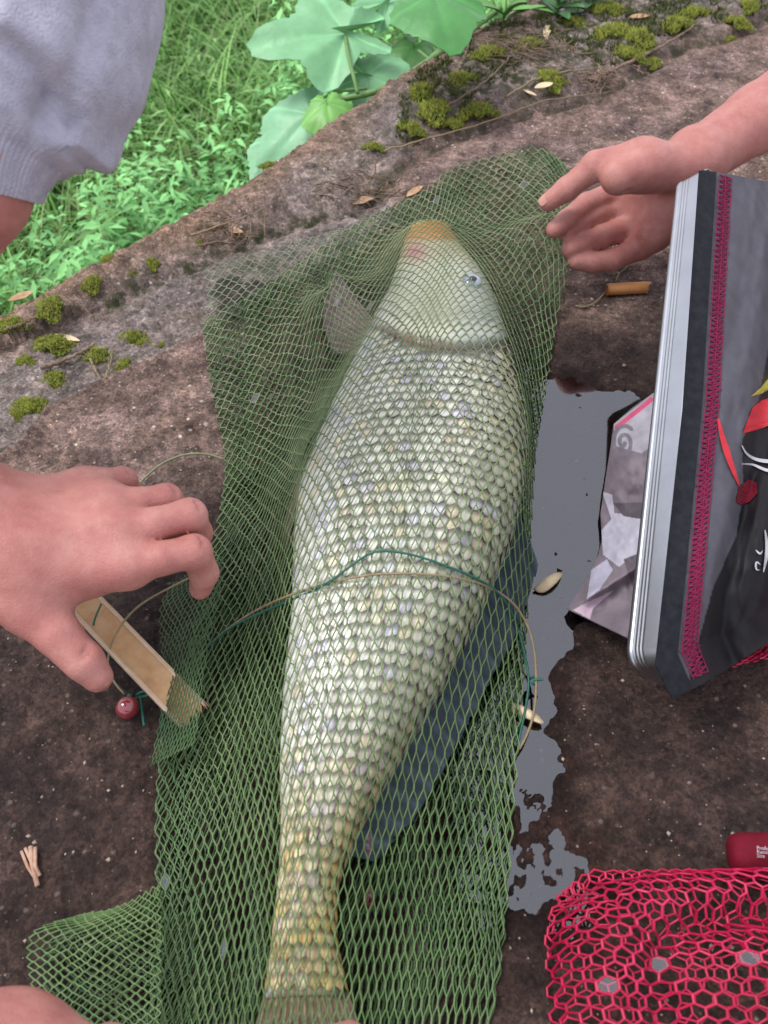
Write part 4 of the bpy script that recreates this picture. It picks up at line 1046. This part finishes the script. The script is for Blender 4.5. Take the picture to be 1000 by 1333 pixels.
def strip(name, a, b, w, thick, curve, m_, n=24, m_side=None, notch=None):
    """length of split cane: a shallow trough"""
    a, b = np.asarray(a), np.asarray(b); d = b - a; L = np.linalg.norm(d); d /= L; s_ = np.cross(d, [0, 0, 1]); s_ /= np.linalg.norm(s_); u_ = np.cross(s_, d)
    k = np.linspace(0, 1, n); q = np.linspace(-1, 1, 13); K, Q = np.meshgrid(k, q, indexing='ij')
    top = a + (K * L)[..., None] * d + (Q * w / 2)[..., None] * s_ + (curve * Q ** 2 + .0004 * fbm(K * 9, Q * 4, 2))[..., None] * u_
    top[0] += (.004 * RNG.normal(size=13))[:, None] * d * .5; top[-1] += (.004 * RNG.normal(size=13))[:, None] * d * .5
    bot = top - u_ * thick; N_ = n * 13; f = grid_faces(n, 13)
    ring = [i * 13 for i in range(n)] + [(n - 1) * 13 + j for j in range(1, 13)] + [i * 13 + 12 for i in range(n - 2, -1, -1)] + [j for j in range(11, 0, -1)]
    ring = np.array(ring); rn = np.roll(ring, -1)
    side = np.stack([ring, ring + N_, rn + N_, rn], -1)
    return np.r_[top.reshape(-1, 3), bot.reshape(-1, 3)], [f[:, ::-1], f + N_, side]
bs = empty('bamboo_strip', on_ground(170, 850), 'split bamboo strip with pale cut edges poking out under the net', 'bamboo')
v_, f_ = strip('x', P(88, 762, .030), P(252, 932, .012), .0225, .0035, .0016, None)
b1 = mesh_obj('cane', v_, f_, M['bamboo'], smooth=False)
A_, B_ = P(88, 762, .030), P(252, 932, .012); d_ = (B_ - A_) / np.linalg.norm(B_ - A_); s_ = np.cross(d_, [0, 0, 1]); s_ /= np.linalg.norm(s_)
edges = []
for sg in (-1, 1):
    v_, f_ = strip('x', A_ + s_ * sg * .0100 + [0, 0, .0019], B_ + s_ * sg * .0100 + [0, 0, .0019], .0030, .003, -.0004, None); edges.append(mesh_obj('cut_edge', v_, f_, M['bamboo_rim'], smooth=False))
adopt(bs, b1, *edges)
cs = empty('cane_stub', on_ground(816, 376), 'short orange cane stub lying beside the pinching hand', 'cane')
a_, b2_ = on_ground(790, 377, .006), on_ground(843, 374, .006); ln_ = resample([a_, b2_], 14)
v_, f_ = tube(ln_, .0058, 14, caps=False); vi, fi_ = tube(ln_, .0046, 14, caps=False)
v_[-14:] += RNG.normal(size=(14, 1)) * (b2_ - a_) * .05
st_ = mesh_obj('cane', np.r_[v_, vi], [np.r_[f_[0], fi_[0][:, ::-1] + len(v_)], np.array([[k, (k + 1) % 14, len(v_) + (k + 1) % 14, len(v_) + k] for k in range(14)])], M['orange'])
st2 = mesh_obj('fibre', *tube(smooth_line([on_ground(x, y, .003) for x, y in ((788, 380), (778, 392), (764, 400), (749, 398))], 20, 2), .0008, 5), M['cord_brown'])
adopt(cs, st_, st2)
cord('root_fibre', [on_ground(x, y, .002) for x, y in ((802, 366), (806, 355), (815, 350), (820, 338))], .0007, M['cord_brown'], 'pale curly root fibre behind the orange cane stub', cat='fibre', n=24)
def chip(name, pts_px, z, th_, m_, label, cat, fold=.002):
    pp = [P(x, y, z + fold * math.sin(k * 1.9)) for k, (x, y) in enumerate(pts_px)]; pp = smooth_line(np.array(pp + [pp[0]]), 24, 2)[:-1]; c0 = pp.mean(0) + [0, 0, fold]
    n = len(pp); top = np.r_[pp, [c0]]; bot = top - [0, 0, th_]
    f3 = np.array([[k, (k + 1) % n, n] for k in range(n)]); sd = np.array([[k, (k + 1) % n, n + 1 + (k + 1) % n, n + 1 + k] for k in range(n)])
    return tag(mesh_obj(name, np.r_[top, bot], [f3, f3[:, ::-1] + n + 1, sd[:, ::-1]], m_, smooth=False), label, cat)
chip('wood_chip', [(695, 765), (712, 750), (728, 744), (734, 746), (726, 757), (712, 769), (702, 771)], .002, .002, M['chip'], 'cream wood chip lying flat in the puddle', 'wood chip')
chip('wood_chip', [(664, 914), (680, 918), (698, 928), (711, 942), (700, 940), (680, 932), (664, 926)], .004, .002, M['chip'], 'long pointed wood chip under the cords at the net edge', 'wood chip')
chip('cane_chip', [(213, 888), (224, 896), (243, 908), (246, 916), (230, 912), (214, 900)], .004, .002, M['chip'], 'pale cane chip tucked under the net next to the bamboo strip', 'wood chip')
spn = empty('splinter', on_ground(40, 1128), 'frayed brown wood splinter on bare dark stone', 'splinter')
sp_ = [mesh_obj('fibre', *tube(np.array([on_ground(*q, .003) for q in l_]), r_, 5), M['splinter']) for l_, r_ in ((((40, 1102), (42, 1125), (49, 1153)), .0016), (((28, 1108), (36, 1128), (47, 1145)), .0010), (((46, 1103), (46, 1128), (52, 1140)), .0013), (((33, 1104), (40, 1120), (45, 1136)), .0011))]
adopt(spn, *sp_)

# ---------------------------------------------------------------- litter on the slab
def twig(pts, r, label, m_='twig', name='twig', cat='twig', dz=.003):
    q = smooth_line(np.array([on_ground(x, y, dz + r) for x, y in pts]), 30, 2); q = q + .0012 * RNG.normal(size=q.shape) * .5
    return tag(mesh_obj(name, *tube(q, np.linspace(r, r * .45, 30), 6), M[m_]), label, cat)
twig([(55, 480), (80, 470), (103, 460), (125, 447)], .0022, 'dark stick lying between moss cushions on the gravelly ledge')
twig([(5, 430), (30, 421), (56, 408)], .0016, 'thin dark stick beside the moss at the slab rim')
twig([(118, 468), (124, 480), (131, 494)], .0013, 'pale curved twig by the moss cushions', 'cord_brown')
twig([(137, 493), (143, 478), (147, 455)], .0009, 'thin grey twig standing between two moss cushions', 'cord_brown')
twig([(250, 306), (290, 292), (325, 280), (345, 270)], .0012, 'straight straw along the debris groove', 'cord_brown')
twig([(260, 320), (285, 314), (312, 318)], .0016, 'dark stick in the debris groove near the net corner')
twig([(500, 196), (560, 180), (640, 158), (700, 131), (760, 124), (800, 118)], .0012, 'long pale dry stem running along the mossy ledge', 'cord_brown')
twig([(770, 105), (815, 83), (860, 62), (915, 26)], .0028, 'stout brown stick lying on moss at the top of the slab')
twig([(830, 86), (868, 82), (905, 78)], .0010, 'thin pale twig near the bare forearm', 'cord_brown')
twig([(560, 150), (600, 128), (640, 100), (668, 70)], .0016, 'bent brown twig against the dry roots')
twig([(610, 60), (600, 82), (590, 110)], .0014, 'short reddish twig below the broad leaves')
twig([(660, 125), (700, 100), (745, 92), (790, 86)], .0015, 'grey twig crossing the moss patch', 'cord_brown')
twig([(800, 90), (806, 104), (798, 118)], .0009, 'thin red-brown twig beside the grass tuft')
twig([(400, 180), (420, 214), (440, 220)], .0009, 'curled pale root on the brown rim', 'cord_brown')
def leaflet(px, py, L, w, rz, label, m_='dryleaf', curl=.25, name='dry_leaf', cat='leaf', dz=.002):
    k = np.linspace(0, 1, 10); q = np.linspace(-1, 1, 7); K, Q = np.meshgrid(k, q, indexing='ij')
    W = w * np.sin(np.clip(K * .96 + .02, 0, 1) * math.pi) ** .8; x = (K - .5) * L; y = Q * W / 2; z = curl * np.abs(y) + .12 * L * (K - .5) ** 2
    c_, s_ = math.cos(rz), math.sin(rz); o = on_ground(px, py, dz)
    v_ = np.stack([o[0] + x * c_ - y * s_, o[1] + x * s_ + y * c_, o[2] + z], -1).reshape(-1, 3); f = grid_faces(10, 7)
    return tag(mesh_obj(name, np.r_[v_, v_ - [0, 0, .0005]], np.r_[f, f[:, ::-1] + 70], M[m_]), label, cat)
leaflet(88, 440, .028, .007, -.35, 'pale shaving curled on the gravelly ledge', 'chip')
leaflet(28, 386, .03, .012, .6, 'reddish dry leaf at the slab rim')
leaflet(470, 262, .035, .014, .4, 'brown dry leaf wedged in the groove above the net')
leaflet(540, 249, .03, .010, .9, 'pale dry leaf tip sticking up behind the net')
leaflet(708, 112, .028, .013, .5, 'tan dry leaf on the long pale stem', 'chip')
leaflet(712, 42, .055, .010, 1.4, 'long bleached dry leaf hanging from the root clump', 'chip')
leaflet(690, 121, .022, .006, -.8, 'white flake lying at the ledge edge', 'chip')
leaflet(832, 22, .03, .014, .2, 'brown dry leaf on moss beside the stout stick')
leaflet(300, 300, .03, .012, -.3, 'dark red dry leaf in the debris groove')
# tangles of dry roots
def tangle(px, py, rad_, n, label, name='dry_roots'):
    o = on_ground(px, py); prt = []
    for _ in range(n):
        a = o + np.array([RNG.normal() * rad_, RNG.normal() * rad_ * .6, .004 + abs(RNG.normal()) * .008]); an = RNG.uniform(0, 6.3); L = rad_ * RNG.uniform(.6, 2.0)
        d = np.array([math.cos(an), math.sin(an), .25 * RNG.normal()]); q = np.array([a + d * L * k + .10 * rad_ * RNG.normal(size=3) for k in np.linspace(-.5, .5, 5)])
        q[:, 2] = np.maximum(q[:, 2], gz(q) + .001); prt.append(tube(smooth_line(q, 12, 2), RNG.uniform(.0003, .0008), 4))
    return tag(tag(mesh_obj(name, *join(prt), M['twig']), label, 'roots'), kind='stuff')
tangle(676, 70, .035, 70, 'tangle of dry brown roots above the ledge')
tangle(775, 112, .022, 40, 'nest of dry grass stalks beside the mossy ledge')
tangle(495, 258, .030, 40, 'dry debris caught in the groove above the net')
tangle(300, 306, .022, 30, 'dry debris gathered in the groove by the net corner')
# moss: cushions of tiny shoots
def moss_mesh(rad_, n, seed, hgt=.5):
    g = np.random.default_rng(seed); V, F, Cc = [], [], []
    a = g.uniform(0, 6.283, n); r_ = rad_ * np.sqrt(g.random(n)) * (1 + .35 * np.sin(a * 2 + seed) + .2 * np.sin(a * 5 + 2 * seed)); x, y = r_ * np.cos(a), r_ * np.sin(a) * .8
    z = rad_ * hgt * np.clip(1 - (r_ / (rad_ * 1.3)) ** 2, 0, 1) * (.7 + .5 * g.random(n))
    for k in range(n):
        h = .0018 + .0018 * g.random(); lean = g.normal(size=2) * .5; w = .0007 + .0005 * g.random(); an = g.uniform(0, 6.28)
        b0 = np.array([x[k], y[k], z[k] - .002]); tip = b0 + np.array([lean[0] * h, lean[1] * h, h]); e = np.array([math.cos(an), math.sin(an), 0]) * w; e2 = np.array([-math.sin(an), math.cos(an), 0]) * w
        V += [b0 - e, b0 + e, b0 + e2 * 1.3, tip]; q = 4 * k; F += [[q, q + 1, q + 3], [q + 1, q + 2, q + 3], [q + 2, q, q + 3]]
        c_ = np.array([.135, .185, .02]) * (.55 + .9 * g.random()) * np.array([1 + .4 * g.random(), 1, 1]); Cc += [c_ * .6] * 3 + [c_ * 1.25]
    return np.array(V), np.array(F), np.array(Cc)
MOSSV = [moss_mesh(.012, 900, k, .42) for k in range(4)]
moss_me = []
def moss(px, py, size, label, group=None):
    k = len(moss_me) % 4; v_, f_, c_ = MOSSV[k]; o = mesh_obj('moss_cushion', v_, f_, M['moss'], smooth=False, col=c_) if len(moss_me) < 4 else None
    if o is None: o = bpy.data.objects.new('moss_cushion', moss_me[k].data); COL.objects.link(o)
    moss_me.append(o); q = on_ground(px, py, -.001); o.location = [float(t_) for t_ in q]; o.rotation_euler = (0, 0, RNG.uniform(0, 6.28)); s_ = size / .012
    o.scale = (s_, s_, s_ * .9); return tag(o, label, 'moss', group)
LG = 'moss cushions scattered over the gravelly ledge'
for px, py, sz, lb in ((66, 402, .016, 'wide moss cushion at the outer end of the thin dark stick by the rim'), (10, 427, .016, 'moss cushion at the inner end of the thin dark stick by the rim'),
        (71, 450, .017, 'moss cushion between the pale shaving and the dark stick'), (33, 472, .011, 'small round moss cushion off the thick end of the dark stick'), (71, 495, .013, 'moss cushion between the dark stick and the front slab edge'),
        (40, 531, .015, 'dark green moss cushion perched on the front slab edge'), (172, 441, .013, 'larger of two touching moss cushions near the net'), (186, 448, .009, 'smaller of two touching moss cushions near the net'),
        (128, 465, .015, 'moss cushion at the tip of the dark stick'), (160, 478, .010, 'flat moss patch beside the thin grey twig'), (25, 540, .008, 'tiny moss tuft touching the cushion on the front slab edge'), (212, 450, .006, 'tiny lone moss tuft close to the green net')):
    moss(px, py, sz, lb, LG)
for px, py, sz, lb in ((120, 369, .013, 'roundest moss cushion on the brown rim of the slab'), (140, 340, .010, 'small moss cushion on the outer lip of the brown rim'), (197, 342, .010, 'moss cushion halfway between rim lip and net corner'),
        (258, 315, .010, 'moss cushion at the end of the straight straw in the groove'), (170, 356, .008, 'thin moss smear between two cushions on the brown rim'), (350, 216, .009, 'small moss tuft on the brown rim below the broad leaves'), (487, 192, .011, 'olive moss tuft beside the long pale dry stem')):
    moss(px, py, sz, lb, 'moss cushions along the rim')
UP = 'bright moss cushion on the soil above the ledge'
for px, py, sz, lb in ((620, 147, .022, 'round bright moss cushion beside the long pale dry stem'), (565, 145, .024, UP), (535, 168, .016, UP), (548, 120, .020, UP), (585, 162, .014, UP), (600, 105, .02, UP), (636, 70, .02, UP), (715, 104, .022, 'bright moss cushion under the tan dry leaf'),
        (800, 44, .026, UP), (830, 52, .026, UP), (815, 72, .022, 'moss cushion touching the stout brown stick'), (880, 34, .024, UP), (850, 82, .014, 'small moss cushion by the thin pale twig'), (690, 60, .02, 'moss cushion under the tangle of dry roots'), (905, 18, .02, 'moss cushion at the tip of the stout brown stick'), (960, 30, .018, UP), (790, 14, .024, UP), (745, 30, .02, 'moss cushion below the bushy dark seedling'), (975, 8, .018, UP), (950, 52, .010, UP)):
    moss(px, py, sz, lb, 'moss cushions above the ledge')
# thin moss carpet between the cushions
V, F, Cc, nn = [], [], [], 0
poly = [np.array([(515, 190), (525, 120), (600, 60), (660, 20), (700, 60), (650, 130), (600, 160)], float), np.array([(690, 20), (760, -10), (1000, -10), (1000, 20), (900, 35), (850, 80), (770, 92), (720, 70)], float)]
pxs = RNG.uniform(500, 1010, 26000); pys = RNG.uniform(-20, 200, 26000); kk = np.zeros(26000, bool)
for q in poly: kk |= sd_poly(pxs, pys, q) < 8 * fbm(pxs / 20, pys / 20, 3)
kk &= fbm(pxs / 16, pys / 10, 8, 3) > -.05
q = P(pxs[kk], pys[kk], .008); q[:, 2] = height(q[:, 0], q[:, 1]); n = len(q)
tip = q + np.stack([RNG.normal(size=n) * .0025, RNG.normal(size=n) * .0025, .004 + .004 * RNG.random(n)], -1); an = RNG.uniform(0, 6.28, n); e = np.stack([np.cos(an), np.sin(an), 0 * an], -1) * .0013
mv = np.stack([q - e, q + e, tip], 1).reshape(-1, 3); cc = (np.array([.075, .095, .02]) * (.5 + RNG.random((n, 1)))); cc = np.repeat(cc, 3, 0)
tag(mesh_obj('moss_carpet', mv, np.arange(3 * n).reshape(-1, 3), M['moss'], smooth=False, col=cc), 'thin olive moss carpet over the soil above the ledge', 'moss', kind='stuff')
# loose grains on the stone
gm = []
for k in range(900):
    px = RNG.uniform(-40, 1040); py = RNG.uniform(60, 1340)
    p0 = P(px, py, 0); x, y = p0[:2]
    if sd_line(x, y, EDGE) > -.01 or (sd_poly(x, y, border) < .0): continue
    gm.append((x, y))
gm = np.array(gm); gzv = height(gm[:, 0], gm[:, 1]); parts_ = []
oct_v = np.array([(1, 0, 0), (-1, 0, 0), (0, 1, 0), (0, -1, 0), (0, 0, 1), (0, 0, -1)], float); oct_f = np.array([(0, 2, 4), (2, 1, 4), (1, 3, 4), (3, 0, 4), (2, 0, 5), (1, 2, 5), (3, 1, 5), (0, 3, 5)])
gc_ = []
for (x, y), z in zip(gm, gzv):
    s_ = min(.0028, .0006 * math.exp(RNG.normal() * .6 + .2)); v_ = oct_v * s_ * RNG.uniform(.6, 1.4, (6, 1)) * [1, 1, .6]; parts_.append((v_ + [x, y, z + s_ * .2], oct_f)); t_ = RNG.random()
    gc_.append(np.repeat([np.array([.38, .32, .27]) * (.5 + .6 * t_)], 6, 0))
gv_, gf_ = join(parts_)
tag(mesh_obj('grit', gv_, gf_, M['moss'], smooth=False, col=np.concatenate(gc_)), 'pale grit grains scattered over the stone', 'grit', kind='stuff')

# ---------------------------------------------------------------- bank vegetation
def blades(n, xr, yr, hr, wr_, c0, c1, arch=.8, seed=1, edge_d=.06, seg=5):
    g = np.random.default_rng(seed); x = g.uniform(*xr, n); y = g.uniform(*yr, n)
    k = sd_line(x, y, EDGE) > edge_d; x, y = x[k], y[k]; n = len(x); z = bank_z(x, y)
    patchy = .5 + .5 * fbm(x * 3, y * 3, 5, 3)
    h = g.uniform(*hr, n) * (.75 + .5 * patchy); w = g.uniform(*wr_, n); an = g.uniform(0, 6.283, n); ar = arch * g.uniform(.3, 1.1, n)
    d = np.stack([np.cos(an), np.sin(an)], -1); sd = np.stack([-d[:, 1], d[:, 0]], -1)
    t_ = np.linspace(0, 1, seg + 1); V = []
    for q in t_:
        out = h * ar * q ** 2; up = h * (q - .45 * ar * q ** 3)
        cx_, cy_ = x + d[:, 0] * out, y + d[:, 1] * out; ww = w * (1 - q) ** .7 * (.4 + .6 * min(1, q * 4)) + .0003
        V.append(np.stack([cx_ - sd[:, 0] * ww, cy_ - sd[:, 1] * ww, z + up], -1)); V.append(np.stack([cx_ + sd[:, 0] * ww, cy_ + sd[:, 1] * ww, z + up], -1))
    V = np.stack(V, 1); m_ = 2 * (seg + 1); base = np.arange(n)[:, None] * m_
    F = np.concatenate([base + [[2 * s_, 2 * s_ + 1, 2 * s_ + 3, 2 * s_ + 2]] for s_ in range(seg)])
    mixv = np.clip(g.random(n) * .7 + patchy * .4, 0, 1)[:, None]; cc = np.array(c0) * (1 - mixv) + np.array(c1) * mixv
    return V.reshape(-1, 3), F, np.repeat(cc, m_, 0)
v1, f1, c1_ = blades(34000, (-2.3, 1.2), (.55, 4.6), (.20, .42), (.0022, .0045), (.05, .17, .03), (.36, .74, .19), seed=3)
v2, f2, c2_ = blades(9000, (-2.3, 1.2), (.55, 4.6), (.3, .5), (.0012, .0020), (.14, .26, .07), (.30, .40, .16), arch=1.3, seed=5)
tag(mesh_obj('grass', np.r_[v1, v2], np.r_[f1, f2 + len(v1)], M['grass'], col=np.r_[c1_, c2_]), 'lush arching green grass on the low bank', 'grass', kind='stuff')
def weeds(n, xr, yr, hr, nl, L, w, c0, c1, seed, dmax=9, dmin=.05):
    g = np.random.default_rng(seed); x = g.uniform(*xr, n); y = g.uniform(*yr, n); e = sd_line(x, y, EDGE); k = (e > dmin) & (e < dmax); x, y = x[k], y[k]; n = len(x); z0 = bank_z(x, y); H = g.uniform(*hr, n)
    m_ = n * nl; xi = np.repeat(x, nl); yi = np.repeat(y, nl); an = g.uniform(0, 6.283, m_); hh = np.repeat(H, nl) * g.uniform(.45, 1.0, m_); ll = L * g.uniform(.6, 1.3, m_); ww = w * g.uniform(.7, 1.2, m_); dr = g.uniform(-.5, .35, m_)
    st_ = .25 * ll; d = np.stack([np.cos(an), np.sin(an), dr], -1); sd = np.stack([-np.sin(an), np.cos(an), .3 * g.normal(size=m_)], -1)
    o = np.stack([xi, yi, np.repeat(z0, nl) + hh], -1) + d * st_[:, None]
    a = o; b = o + d * (ll * .45)[:, None] + sd * (ww / 2)[:, None]; c_ = o + d * ll[:, None] - np.array([0, 0, 1]) * (ll * .25)[:, None]; e_ = o + d * (ll * .45)[:, None] - sd * (ww / 2)[:, None]; mid = o + d * (ll * .5)[:, None] - np.array([0, 0, 1]) * (ww * .18)[:, None]
    V = np.stack([a, b, c_, e_, mid], 1).reshape(-1, 3); base = np.arange(m_)[:, None] * 5; F = np.concatenate([base + [[0, 1, 4]], base + [[1, 2, 4]], base + [[2, 3, 4]], base + [[3, 0, 4]]])
    mixv = np.clip(g.random(m_) * .6 + .5 * (hh / H.max()), 0, 1)[:, None]; return V, F, np.repeat(np.array(c0) * (1 - mixv) + np.array(c1) * mixv, 5, 0)
v1, f1, c1_ = weeds(2600, (-2, .6), (.5, 2.6), (.2, .5), 26, .030, .011, (.045, .17, .04), (.31, .74, .25), 11, dmax=.75)
v2, f2, c2_ = weeds(900, (-2.2, 1), (.8, 4.4), (.15, .4), 18, .05, .009, (.05, .16, .04), (.24, .46, .14), 12, dmin=.3)
tag(mesh_obj('weeds', np.r_[v1, v2], np.r_[f1, f2 + len(v1)], M['grass'], col=np.r_[c1_, c2_]), 'pale small-leaved weeds crowding below the slab rim', 'weeds', kind='stuff')
def broad_leaf(name, centre, tipdir, size, up, c0, droop=.25, lobes=.18, wid=.8):
    """lobed gourd-like leaf blade with sunken veins"""
    t_ = np.array(tipdir, float); t_ /= np.linalg.norm(t_); up = np.array(up, float); up -= t_ * (up @ t_); up /= np.linalg.norm(up); s_ = np.cross(t_, up)
    na, nr = 72, 12; an = np.linspace(-math.pi, math.pi, na); rr_ = np.linspace(0, 1, nr); A, Rr = np.meshgrid(an, rr_, indexing='ij')
    out = size * (.52 + .22 * np.cos(A) + lobes * .5 * np.cos(A * 5) - .30 * np.exp(-((np.abs(A) - math.pi) / .28) ** 2) + .018 * np.sin(A * 31))
    x = np.cos(A) * out * Rr; y = np.sin(A) * out * Rr * wid
    vein = np.abs(np.sin(A * 2.5)); z = .09 * size * vein * Rr - droop * size * Rr ** 2 * (.6 + .4 * np.cos(A)) + .025 * size * np.sin(A * 7) * Rr ** 2 + .02 * size * fbm(x / size * 5, y / size * 5, 4)
    v_ = np.array(centre) + x[..., None] * t_ + y[..., None] * s_ + z[..., None] * up
    cc = np.array(c0) * (1 + .5 * np.exp(-(vein / .10) ** 2))[..., None] * (1 + .12 * fbm(x / size * 8, y / size * 8, 9))[..., None]
    f = grid_faces(na, nr); n_ = na * nr; v_ = v_.reshape(-1, 3); cc = cc.reshape(-1, 3)
    return mesh_obj(name, np.r_[v_, v_ - up * .0008], np.r_[f, f[:, ::-1] + n_], M['leaf'], col=np.r_[cc, cc])
bp = empty('gourd_plant', P(560, 70, -.03), 'broad pale-leaved gourd plant leaning over the slab rim', 'plant')
LC = (.20, .46, .24)
lv = [broad_leaf('leaf', P(450, 45, .02), (-.9, -.15, .02), .155, (.1, -.35, .93), (.19, .45, .21), .10, .26),
      broad_leaf('leaf', P(505, 5, .03), (.6, .6, .1), .13, (-.1, -.4, .9), (.19, .45, .21), .15, .2),
      broad_leaf('leaf', P(478, 100, -.02), (.75, -.25, -.1), .115, (-.1, -.45, .9), (.20, .46, .22), .25, .15),
      broad_leaf('leaf', P(405, 150, -.06), (-.75, -.62, -.45), .135, (-.15, -.45, .85), (.22, .49, .26), .22, .12),
      broad_leaf('leaf', P(370, 185, -.10), (-.5, -.8, -.3), .10, (-.1, -.4, .9), (.22, .48, .25), .22, .12),
      broad_leaf('leaf', P(565, -6, .12), (.2, -1, -.05), .12, (0, -.2, 1), (.07, .26, .06), .2, .1),
      broad_leaf('leaf', P(540, 62, -.02), (-.4, -.9, -.3), .085, (0, -.5, .86), (.14, .36, .10), .3, .15),
      broad_leaf('leaf', P(425, 135, -.02), (.2, -1, -.2), .075, (0, -.5, .86), (.16, .40, .08), .3, .15)]
stm = [mesh_obj('stem', *tube(smooth_line(PL(l_), 24, 2), r_, 7), M['stem']) for l_, r_ in (
    ([(655, 8, .03), (600, 50, .02), (540, 92, 0), (500, 118, -.01), (440, 130, -.03)], .0042), ([(466, 122, -.01), (460, 98, .005), (452, 68, .018), (450, 48, .02)], .0026),
    ([(478, 115, -.02), (440, 118, -.02), (415, 130, -.04)], .002), ([(600, 50, .02), (575, 60, .0), (545, 92, -.02), (520, 105, -.03)], .003), ([(560, 78, .0), (545, 66, -.01)], .002), ([(610, 44, .02), (580, 10, .09), (566, -4, .12)], .003))]
adopt(bp, *lv, *stm)
def seedling(px, py, n, L, w, label, c0):
    o = on_ground(px, py); rt = empty('seedling', o, label, 'plant', None); prt = []
    for k in range(n):
        an = k * 2.4 + RNG.normal() * .3; el = RNG.uniform(.3, 1.2); d = np.array([math.cos(an) * math.cos(el), math.sin(an) * math.cos(el), math.sin(el)]); s_ = np.array([-math.sin(an), math.cos(an), 0])
        kq = np.linspace(0, 1, 9); q = np.linspace(-1, 1, 3); K, Q = np.meshgrid(kq, q, indexing='ij'); ll = L * RNG.uniform(.6, 1.2)
        v_ = o + [0, 0, .006 * k / n * 3] + (K * ll)[..., None] * d + (Q * w / 2 * np.sin(np.clip(K * .93 + .07, 0, 1) * math.pi) ** .7)[..., None] * s_ - ((K ** 2) * ll * .35 - np.abs(Q) * w * .2)[..., None] * np.array([0, 0, 1])
        f = grid_faces(9, 3); v_ = v_.reshape(-1, 3); cc = np.broadcast_to(np.array(c0) * RNG.uniform(.7, 1.3), (54, 3))
        prt.append(mesh_obj('leaf', np.r_[v_, v_ - [0, 0, .0005]], np.r_[f, f[:, ::-1] + 27], M['leaf'], col=cc))
    prt.append(mesh_obj('stem', *tube(np.array([o + [0, 0, -.002], o + [.002, .001, .02], o + [.001, .002, .035]]), .0016, 6), M['stem']))
    adopt(rt, *prt)
seedling(655, 30, 7, .075, .014, 'narrow-leaved green seedling rooted in the dry roots', (.14, .34, .08))
seedling(725, 22, 9, .06, .016, 'bushy dark seedling behind the bleached dry leaf', (.06, .18, .05))
seedling(770, 10, 7, .05, .014, 'small dark seedling on the moss beside the bushy one', (.06, .17, .05))
